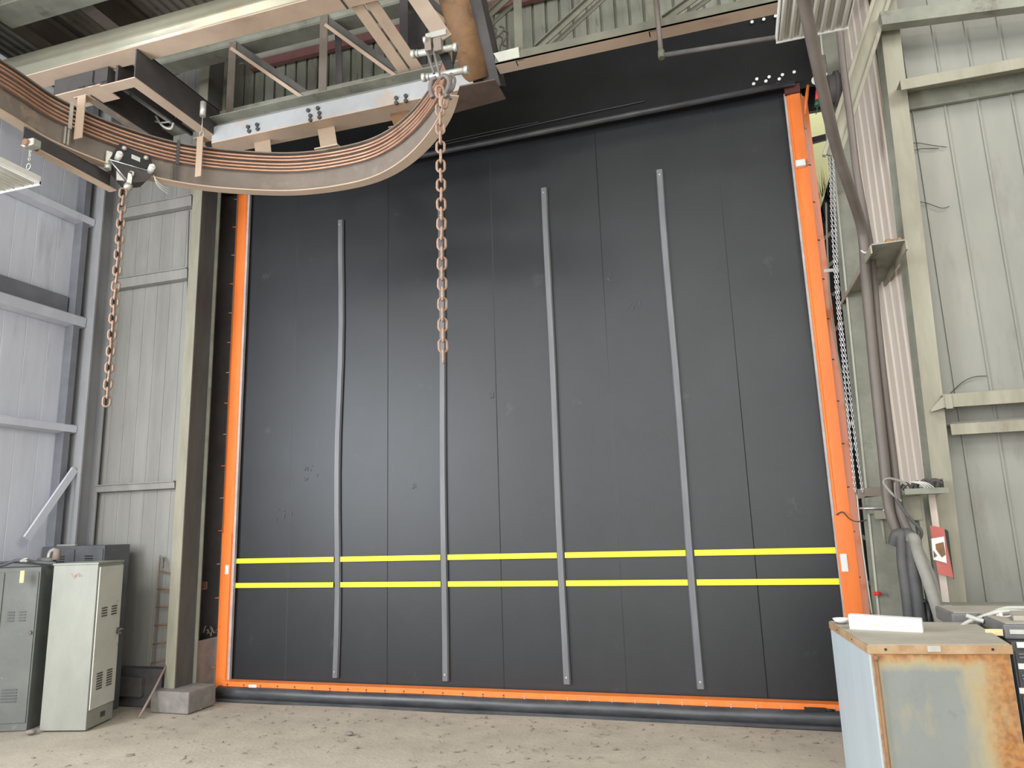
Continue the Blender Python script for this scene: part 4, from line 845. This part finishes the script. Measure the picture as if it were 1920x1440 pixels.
# dark backing of the gap
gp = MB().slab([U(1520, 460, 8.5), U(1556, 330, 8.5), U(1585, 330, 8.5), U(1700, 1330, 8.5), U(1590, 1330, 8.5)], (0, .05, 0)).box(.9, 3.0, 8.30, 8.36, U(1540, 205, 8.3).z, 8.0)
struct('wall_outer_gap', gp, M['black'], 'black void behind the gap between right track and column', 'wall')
for k, (x_, y_) in enumerate([(1553, 440), (1562, 490), (1570, 545), (1574, 610), (1582, 690), (1590, 765), (1600, 835), (1625, 1005), (1634, 1090)]):
    a = U(x_-9, y_+8, 8.1); b = U(x_+9, y_-6, 8.1) if k < 7 else U(x_+14, y_+14, 8.1)
    if k >= 7: a = U(x_-18, y_-5, 8.1)
    T('gap_clip', MB().bar(a, b, .035, .02, (0, -1, 0)), M['olived'], ['topmost', 'second', 'third', 'fourth', 'fifth', 'sixth', 'seventh', 'eighth, wider', 'lowest, wider'][k]+' of the small steel clips in the dark gap beside right track', 'clip', 'clips in the dark gap')
for i, (y_) in enumerate((505, 792)):
    a, b = U(1545+i*45, y_+3, 7.9), U(1577+i*40, y_, 7.9); T('tie_strap', MB().bar(a, b, .008, .035, (0, 0, 1)), M['galv'], ['upper', 'lower'][i]+' short silver strap crossing the dark gap beside the hand chain', 'strap')
T('rope', MB().tube(catmull([U(1549, 380, 8.0), U(1552, 480, 7.95), U(1560, 600, 7.95), U(1580, 720, 7.95), U(1598, 860, 7.95), U(1612, 980, 7.9), U(1632, 1150, 7.9)], 8), .010, 6), M['olived'], 'frayed dusty rope running down inside the dark gap', 'rope')
T('thin_cable', MB().tube(catmull([U(1607, 925, 7.8), U(1613, 990, 7.8), U(1622, 1060, 7.8), U(1636, 1155, 7.8)], 8), .008, 6), M['galv'], 'thin pale cable below the latch board in the gap', 'cable')
a = U(1640, 1113, 7.5); T('red_knob', MB().cyl(a, a+V(.05, 0, 0), .016, 10).sphere(a, .018), M['redcap'], 'small bright red knob beside lower right track', 'knob')
# latch board, box, tray
lb = thing('latch_board', U(1635, 925, 7.5), 'dusty tan latch board with sliding bolt on the column', 'latch')
a, b = U(1607, 917, 7.5), U(1664, 911, 7.5); MB().slab([a, b, b+V(0, 0, -.09), a+V(0, 0, -.09)], (0, .04, 0)).build('board', M['web'], lb, .003)
a, b = U(1621, 931, 7.5), U(1664, 930, 7.5); MB().slab([a, b, b+V(0, 0, -.16), a+V(0, 0, -.16)], (0, .03, 0)).build('plate', M['olived'], lb)
MB().cyl(U(1611, 953, 7.5), U(1662, 953, 7.46), .010, 8).cyl(U(1655, 957, 7.44), U(1660, 957, 7.44), .016, 8).build('bolt_bar', M['chrome'], lb)
a = U(1652, 963, 7.46); MB().box(a.x-.06, a.x+.05, 7.40, 7.50, a.z-.05, a.z+.03).build('switch_box', M['olive'], lb, .004)
MB().cyl(a+V(0, 0, -.05), U(1660, 1020, 7.46), .014, 8).build('stem', M['olive'], lb)
ty2 = thing('cable_tray', U(1735, 922, 6.5), 'small steel tray full of tangled wires on the olive column', 'tray')
a, b = U(1690, 926, 6.5), U(1771, 923, 6.5)
MB().box(a.x, b.x, 6.38, 6.62, a.z-.01, a.z).box(a.x, b.x, 6.37, 6.38, a.z-.01, a.z+.035).build('tray_base', M['olived'], ty2)
MB().slab([U(1768, 897, 6.5), U(1772, 924, 6.5), U(1772, 924, 6.5)+V(0, .2, 0), U(1768, 897, 6.5)+V(0, .2, 0)], (.01, 0, 0)).build('end_plate', M['olive'], ty2)
s = MB(); random.seed(21)
for k in range(16):
    p = V(random.uniform(a.x+.08, b.x-.06), random.uniform(6.42, 6.58), a.z+.02); q = p+V(random.uniform(-.12, .12), random.uniform(-.04, .04), random.uniform(.0, .07))
    s.tube(catmull([p, (p+q)/2+V(0, 0, .05), q], 4), random.choice((.009, .006, .012)), 6)
tag(s.build('wire_bundle', M['dark'], ty2), kind='stuff')
s = MB()
for k in range(4): s.tube(catmull([V(a.x+.05+k*.02, 6.4, a.z+.09), V(a.x+.12+k*.02, 6.4, a.z+.07), V(a.x+.17+k*.02, 6.41, a.z+.02)], 4), .006, 6)
s.build('pale_leads', M['cable'], ty2)
conduit('looped_cable', [(1690, 940, 6.35), (1672, 925, 6.35), (1658, 908, 6.35), (1658, 900, 6.35), (1668, 897, 6.35), (1682, 900, 6.35), (1690, 903, 6.35), (1700, 909, 6.35)], .010, 'hosel', 'thin grey cable loop above the latch board', 'cable')
conduit('looped_cable', [(1680, 936, 6.3), (1700, 965, 6.3), (1722, 988, 6.3), (1728, 1000, 6.3), (1724, 1010, 6.3), (1716, 1008, 6.3)], .012, 'hose', 'dark cable bowing out to the right of the hanging hoses', 'cable')
conduit('looped_cable', [(1678, 905, 6.33), (1679, 925, 6.33), (1684, 940, 6.33)], .010, 'chaind', 'short dark cable stub between the two conduits', 'cable')
# junction box under tray
a = U(1710, 950, 6.6); T('panel_box', MB().box(a.x-.10, a.x+.07, 6.60, 6.66, a.z-.11, a.z+.09), M['olive'], 'shallow olive box under the wire tray', 'box', None, .006)
# posts under tray, partially in front of return wall
for i, (x0, x1, w_) in enumerate(((1722, 1752, .045), (1746, 1762, .05))):
    A, B = U(x0, 925, 6.62), U(x0+32, 1165, 6.62)
    T('upright_strip', MB().bar(A, B, w_, .02, (0, -1, 0)), M[('olive', 'pink')[i]], ['pale olive upright strip under the wire tray', 'tan upright strip behind the red and white sign'][i], 'strip')
# ribbed post wall piece below 
struct('wall_right_lower', sheet(MB(), (1.30, 6.78), (1.60, 6.72), 0, 2.2, .075, .018, (0, -1), 'rib'), M['olived'], 'lower grimy panels between the two columns under the tray', 'wall')
# hanging hoses
hp = [((1686, 1004), (1671, 1012), (1684, 1060), (1697, 1165)), ((1699, 1001), (1692, 1004), (1704, 1075), (1714, 1165))]
conduit('hanging_hose', [(1676, 1020, 6.25), (1681, 1004, 6.22), (1690, 1003, 6.2), (1692, 1020, 6.2), (1694, 1060, 6.2), (1702, 1120, 6.2), (1708, 1185, 6.2)], .044, 'hose', 'leftmost dark hose hanging over its hook', 'hose', 'hanging hoses')
conduit('hanging_hose', [(1694, 1020, 6.32), (1694, 1004, 6.26), (1703, 1001, 6.18), (1709, 1012, 6.16), (1712, 1060, 6.16), (1720, 1120, 6.16), (1728, 1185, 6.16)], .042, 'hose', 'middle dark hose hanging from its hook, beside leftmost', 'hose', 'hanging hoses')
conduit('hanging_hose', [(1722, 1080, 6.30), (1712, 1040, 6.28), (1708, 1015, 6.18), (1714, 1010, 6.1), (1722, 1040, 6.1), (1740, 1090, 6.1), (1756, 1140, 6.1), (1768, 1180, 6.1)], .040, 'hosel', 'pale dusty hose swinging out right of the dark hoses', 'hose', 'hanging hoses')
conduit('hose_hook', [(1676, 1005, 6.4), (1700, 998, 6.3), (1718, 1012, 6.2), (1722, 1018, 6.15)], .012, 'dark', 'dark hook carrying the hanging hoses', 'hook')
conduit('tan_hose', [(1716, 1010, 6.35), (1740, 1060, 6.35), (1752, 1090, 6.35), (1762, 1140, 6.35), (1765, 1180, 6.35)], .022, 'hosel', 'thin tan hose behind the pale dusty hose', 'hose')
# sign
sg = thing('safety_sign', U(1765, 1030, 6.58), 'faded red and white sign with a brown picture on the olive column', 'sign')
P = [U(1743, 985, 6.58), U(1769, 990, 6.58), U(1788, 1083, 6.58), U(1759, 1076, 6.58)]
MB().slab(P, (0, .008, 0)).build('red_panel', M['red'], sg)
P2_ = [U(1746, 1010, 6.575), U(1770, 1006, 6.575), U(1775, 1056, 6.575), U(1750, 1049, 6.575)]
MB().slab(P2_, (0, -.004, 0)).build('white_patch', M['white'], sg)
MB().slab([U(1754, 1020, 6.57), U(1769, 1016, 6.57), U(1773, 1040, 6.57), U(1766, 1045, 6.57), U(1755, 1030, 6.57)], (0, -.003, 0)).slab([U(1750, 1032, 6.57), U(1757, 1042, 6.57), U(1751, 1046, 6.57)], (0, -.003, 0)).build('pictogram', M['rust'], sg)
T('dark_slot', MB().slab([U(1772, 992, 6.60), U(1778, 996, 6.60), U(1789, 1086, 6.60), U(1785, 1080, 6.60)], (0, .01, 0)), M['black'], 'dark gap strip along the right edge of the sign', 'strip')
# grey box and dark fittings at base
a, b = U(1757, 1134, 6.1), U(1792, 1175, 6.1); T('grey_box', MB().box(a.x, b.x, 6.1, 6.3, b.z-.4, a.z), M['hosel'], 'dusty grey box behind the rusty cabinet below the sign', 'box', None, .005)
a = U(1736, 1150, 6.15); s = MB().cyl(a+V(-.03, 0, -.15), a+V(-.03, 0, .07), .018, 10).cyl(a+V(.02, 0, -.15), a+V(.02, 0, .07), .02, 10).tube(catmull([a+V(-.03, 0, .06), a+V(0, -.01, .09), a+V(.02, 0, .06)], 4), .014, 8)
T('valve_fitting', s, M['black'], 'black twin valve fitting between the hoses and the grey box', 'fitting')
# small white sign on pink wall
a = U(1676, 795, 7.0); q = UX(1676, 795, 1.60)
T('wall_label', MB().box(1.632, 1.638, q.y-.06, q.y+.06, q.z-.10, q.z+.10), M['white'], 'small white printed label on the ribbed return wall', 'label')
# cracks (thin wires) on ivory wall
random.seed(4)
for i, pts in enumerate((((1697, 270), (1720, 268), (1745, 272), (1775, 276)), ((1697, 290), (1720, 280), (1760, 278)), ((1710, 377), (1735, 380), (1765, 390), (1780, 387)), ((1780, 740), (1803, 718), (1825, 707), (1850, 705)))):
    T('loose_wire', MB().tube(catmull([U(x_, y_, 6.83) for x_, y_ in pts], 5), .0035, 5), M['dark'], ['topmost thin black wire on the ivory wall under the upper girt', 'thin black wire just under the topmost one on ivory wall', 'thin black wire halfway between girts on ivory wall', 'kinked thin black wire rising from the middle girt'][i], 'wire', 'loose wires on the ivory wall')

# ================================================================ FOREGROUND CABINET
cx_, cy_ = .63, 4.45
cb_ = thing('metal_cabinet', (cx_, cy_, 0), 'grey metal cabinet with orange rust in the right foreground', 'cabinet')
CH = 1.30
F0, F1, F2, F3 = V(.63, 4.45, 0), V(1.325, 4.53, 0), V(1.40, 5.35, 0), V(.545, 5.38, 0)
F2 = V(1.39, 5.36, 0)
MB().hexa([Z(F0+V(.008, .008, 0), .02), Z(F1+V(-.008, .008, 0), .02), Z(F2+V(-.008, -.008, 0), .02), Z(F3+V(.008, -.008, 0), .02), Z(F0+V(.008, .008, 0), CH-.045), Z(F1+V(-.008, .008, 0), CH-.045), Z(F2+V(-.008, -.008, 0), CH-.045), Z(F3+V(.008, -.008, 0), CH-.045)]).build('body', mat('bluish grey cabinet paint', (.42, .47, .50), (.36, .41, .44), 3, .5, bump=.03, stretch=(3, 3, .5)), cb_)
def sub(o, a, b, y0, y1, z0, z1):  # box along a->b with outward n
    pass
fx = (F1-F0).normalized(); fn = V(fx.y, -fx.x, 0)
fp = [F0+fx*.012, F1-fx*.012]
MB().hexa([Z(fp[0]+fn*.0, .03), Z(fp[1], .03), Z(fp[1]-fn*.008, .03), Z(fp[0]-fn*.008, .03), Z(fp[0], CH-.05), Z(fp[1], CH-.05), Z(fp[1]-fn*.008, CH-.05), Z(fp[0]-fn*.008, CH-.05)]).build('front_panel', rustmat('rusting grey front', (.21, .225, .212), 0, .70, 1.25, .10), cb_)
sx = (F3-F0).normalized(); sn = V(-sx.y, sx.x, 0)
if sn.x > 0: sn = -sn
MB().hexa([Z(F0+sn*.0+sx*.01, .03), Z(F3-sx*.005, .03), Z(F3-sx*.005-sn*.008, .03), Z(F0+sx*.01-sn*.008, .03), Z(F0+sx*.01, CH-.05), Z(F3-sx*.005, CH-.05), Z(F3-sx*.005-sn*.008, CH-.05), Z(F0+sx*.01-sn*.008, CH-.05)]).build('side_panel', mat('pale blue grey side paint', (.45, .51, .545), (.40, .46, .49), 2.5, .42, bump=.02, stretch=(3, 3, .35), c3=(.50, .50, .42), s3=1.8, t3=(.62, .8)), cb_)
e = .006
tops = [F0+V(-e, -e, 0), F1+V(e, -e, 0), F2+V(e, e, 0), F3+V(-e, e, 0)]
topo = MB().hexa([Z(p, CH-.05) for p in tops]+[Z(p, CH-.004) for p in tops]).build('top_rim', mat('rusted rim', (.36, .24, .135), (.30, .165, .075), 5, .75, c3=(.44, .34, .22), s3=3, t3=(.45, .65)), cb_, .003)
inn = [F0+V(.004, .004, 0), F1+V(-.004, .004, 0), F2+V(-.004, -.004, 0), F3+V(.004, -.004, 0)]
MB().hexa([Z(p, CH-.01) for p in inn]+[Z(p, CH) for p in inn]).build('top_dust', M['dust'], cb_)
for t_ in (.12, .87): p = F0.lerp(F1, t_)+fn*.007; MB().cyl(Z(p, CH-.025), Z(p+fn*.003, CH-.025), .007, 8).build('hole', M['black'], topo)
for t_ in (.35, .75): p = F0.lerp(F3, t_)+sn*.007; MB().cyl(Z(p, CH-.025), Z(p+sn*.003, CH-.025), .005, 8).build('hole', M['dark'], topo)
p = F0.lerp(F1, .46)+fn*.007; MB().bar(Z(p-fx*.03, CH-.022), Z(p+fx*.035, CH-.022), .03, .004, fn).build('nameplate', M['galv'], topo)
MB().cyl(Z(F0+fx*.03+fn*.006, .03), Z(F0+fx*.03+fn*.006, CH-.07), .010, 8).sphere(Z(F0+fx*.03+fn*.008, CH-.07), .016, 8, 6).build('corner_bead', M['rust'], cb_)
# white ballast box
A = UZ(1590, 1172, CH); A = V(.70, 5.05, CH)
p0, p1 = UZ(1593, 1180, CH), UZ(1731, 1187, CH)
s = MB(); dd = V(0.02, .07, 0); d = (p1-p0); hB = .088
s.hexa([p0, p1, p1+dd, p0+dd, p0+V(0, 0, hB), p1+V(0, 0, hB-.01), p1+dd+V(0, 0, hB-.01), p0+dd+V(0, 0, hB)])
bb = tag(s.build('white_box', M['white'], bevel=.004), 'long white plastic box standing on the rusty cabinet', 'box')
s = MB(); random.seed(8); yy = d.normalized(); nb = V(yy.y, -yy.x, 0)
for t_ in (.22, .32, .36, .40, .42, .68, .74, .78, .82, .86):
    p = p0.lerp(p1, t_)+nb*.001+V(0, 0, hB*.40); s.bar(p-yy*.008, p+yy*.006, .010, .002, nb)
s.build('worn_marks', mat('worn beige print', (.62, .61, .50), None, 9), bb)
c = UZ(1578, 1170, CH+.0); rr = .045
cp = thing('white_cup', V(c.x, c.y, CH), 'small white tipped over cap beside the white box', 'cup')
s = MB(); prof = [(.012, .0), (.04, .018), (.052, .034), (.048, .036), (.036, .022), (.012, .006)]
n = 18; vv = []
for k in range(n):
    t_ = 2*math.pi*k/n
    for r_, z in prof: vv.append((c.x+r_*math.cos(t_), c.y+r_*math.sin(t_), CH+z))
m_ = len(prof); s.add(vv, [(k*m_+j, k*m_+(j+1) % m_, ((k+1) % n)*m_+(j+1) % m_, ((k+1) % n)*m_+j) for k in range(n) for j in range(m_)], True); s.build('shell', M['white'], cp)
# tool chest at right edge
tcx0 = 1.47
tch = thing('tool_chest', (tcx0, 4.95, 0), 'dark grey tool chest with silver drawer pulls at right edge', 'tool chest')
yc = 4.86
zt = U(1900, 1204, yc).z; xL = 1.425
MB().box(xL, xL+.9, yc, yc+1.0, 0, zt).build('body', M['chest'], tch, .004)
for k, py in enumerate((1226, 1266, 1312, 1358, 1404)):
    z = U(1905, py, yc-.02).z; zn = U(1905, py+40, yc-.02).z
    d_ = MB().box(xL+.01, xL+.89, yc-.012, yc, zn+.012, z+.012).build('drawer', M['chest'], tch, .002)
    MB().cyl((xL+.02, yc-.025, z), (xL+.88, yc-.025, z), .006, 8).cyl((xL+.02, yc-.03, z-.016), (xL+.88, yc-.03, z-.016), .006, 8).build('pull', M['chrome'], d_)
    if k < 3:
        a = U((1916, 1919, 1921)[k], py-17, yc-.015); MB().box(a.x-.025, a.x+.06, yc-.016, yc-.012, a.z-.016, a.z+.014).build('drawer_label', M['white'], d_)
# flat case on top
yc2 = 4.98; zc = U(1900, 1196, yc2).z
zt2 = zt+.002
fc = thing('equipment_case', (xL+.2, yc2, zt2), 'dusty charcoal case with stickers lying on the tool chest', 'case')
xc0 = U(1843, 1185, yc2).x; hcs = .085
MB().slab([(1.42, yc2+.43, zt2), (1.42, yc2-.05, zt2), (xc0+1.0, yc2-.05, zt2), (xc0+1.0, yc2+.85, zt2), (1.28, yc2+.85, zt2), (1.28, yc2+.44, zt2)], (0, 0, hcs)).build('body', M['case'], fc, .012)
MB().slab([(1.44, yc2+.45, zt2+hcs), (1.44, yc2-.03, zt2+hcs), (xc0+.98, yc2-.03, zt2+hcs), (xc0+.98, yc2+.83, zt2+hcs), (1.30, yc2+.83, zt2+hcs), (1.30, yc2+.46, zt2+hcs)], (0, 0, .004)).build('dusty_lid', M['dust'], fc)
a = U(1862, 1189, yc2-.05)
st1 = MB().box(a.x-.038, a.x+.05, yc2-.054, yc2-.05, zt2+.022, zt2+.058).build('sticker', M['paper'], fc)
xa_ = a.x+.085; MB().box(xa_, xa_+.07, yc2-.054, yc2-.05, zt2+.032, zt2+.056).build('sticker', M['cable'], fc)
MB().box(xa_+.075, xa_+.23, yc2-.055, yc2-.05, zt2+.018, zt2+.062).build('sticker', M['white'], fc)
text('sticker_text', 'OCC', .042, (xa_+.15, yc2-.0565, zt2+.040), (math.pi/2, 0, 0), M['chest'], fc)
# folded board and cables on the case
zc = zt2+hcs+.004
T('folded_board', MB().slab([(xc0+.18, yc2+.05, zc), (xc0+.95, yc2+.02, zc), (xc0+1.0, yc2+.3, zc), (xc0+.25, yc2+.34, zc)], (0, 0, .03)), M['dust'], 'dusty flat board lying on the charcoal case', 'board', None, .004)
random.seed(31)
cbn = thing('cable_bundle', (xc0+.4, yc2+.42, zc), 'loose bundle of pale grey cables on the charcoal case', 'cable')
def cpath(l): return catmull([U(x_, y_, Y) for x_, y_, Y in l], 8)
MB().tube(cpath([(1836, 1160, 5.35), (1855, 1152, 5.38), (1880, 1142, 5.4), (1905, 1140, 5.4), (1950, 1141, 5.4)]), .013, 8).build('cable', M['cable'], cbn)
MB().tube(cpath([(1800, 1176, 5.25), (1815, 1166, 5.28), (1840, 1157, 5.3), (1868, 1148, 5.3), (1900, 1146, 5.3), (1950, 1150, 5.3)]), .012, 8).build('cable', M['cable'], cbn)
MB().tube(cpath([(1812, 1154, 5.3), (1828, 1160, 5.28), (1845, 1165, 5.26)]), .014, 8).build('cable', M['cable'], cbn)
MB().tube(cpath([(1846, 1158, 5.3), (1860, 1164, 5.26), (1872, 1160, 5.25), (1885, 1162, 5.25), (1870, 1154, 5.3)]), .010, 8).build('cable', M['white'], cbn)
MB().tube(cpath([(1876, 1150, 5.3), (1880, 1158, 5.25), (1895, 1156, 5.25), (1905, 1149, 5.3), (1940, 1153, 5.3)]), .010, 8).build('cable', M['white'], cbn)
MB().tube(cpath([(1843, 1163, 5.28), (1880, 1163, 5.28), (1950, 1150, 5.28)]), .022, 8).build('cable', M['hose'], cbn)
# small stand left of the case
a, b = U(1793, 1142, 5.9), U(1812, 1185, 5.9)
T('steel_locker_box', MB().box(a.x, a.x+1.2, 5.9, 6.4, 0, U(1830, 1144, 5.9).z), M['olived'], 'grimy olive steel box standing behind the cable bundle', 'box', None, .005)
# ================================================================ FLOOR LITTER
s = MB(); random.seed(17)
for k in range(420):
    x_ = random.uniform(-6.6, 1.0); y_ = random.uniform(5.2, 7.7)
    if random.random() < .35: y_ = random.uniform(7.2, 7.7)
    r = random.choice((.004, .005, .006, .008, .010, .015)); 
    s.sphere((x_, y_, r*.3), r, 5, 4, (random.uniform(.8, 2.2), 1, .5))
for k in range(160):
    x_ = random.uniform(-6.8, .9); y_ = random.uniform(5.2, 7.6); a_ = random.uniform(0, 3.14); l = random.uniform(.02, .09)
    s.tube([V(x_, y_, .006), V(x_+l*.5*math.cos(a_), y_+l*.5*math.sin(a_), .010), V(x_+l*math.cos(a_+.3), y_+l*math.sin(a_+.3), .006)], .0035, 4)
T('floor_grit', s, M['gritm'], 'scattered brown grit and chips on the concrete floor', 'debris'); bpy.data.objects['floor_grit']['kind'] = 'stuff'
for k, (px, py, lab) in enumerate(((373, 1328, 'small dark stone on the floor beside left footing'), (655, 1375, 'dark chip of debris on the floor in front of the door centre left'))):
    p = UZ(px, py, .015); T('stone', MB().sphere(p, .03, 8, 6, (1.5, 1, .6)), M['conc'], lab, 'stone')
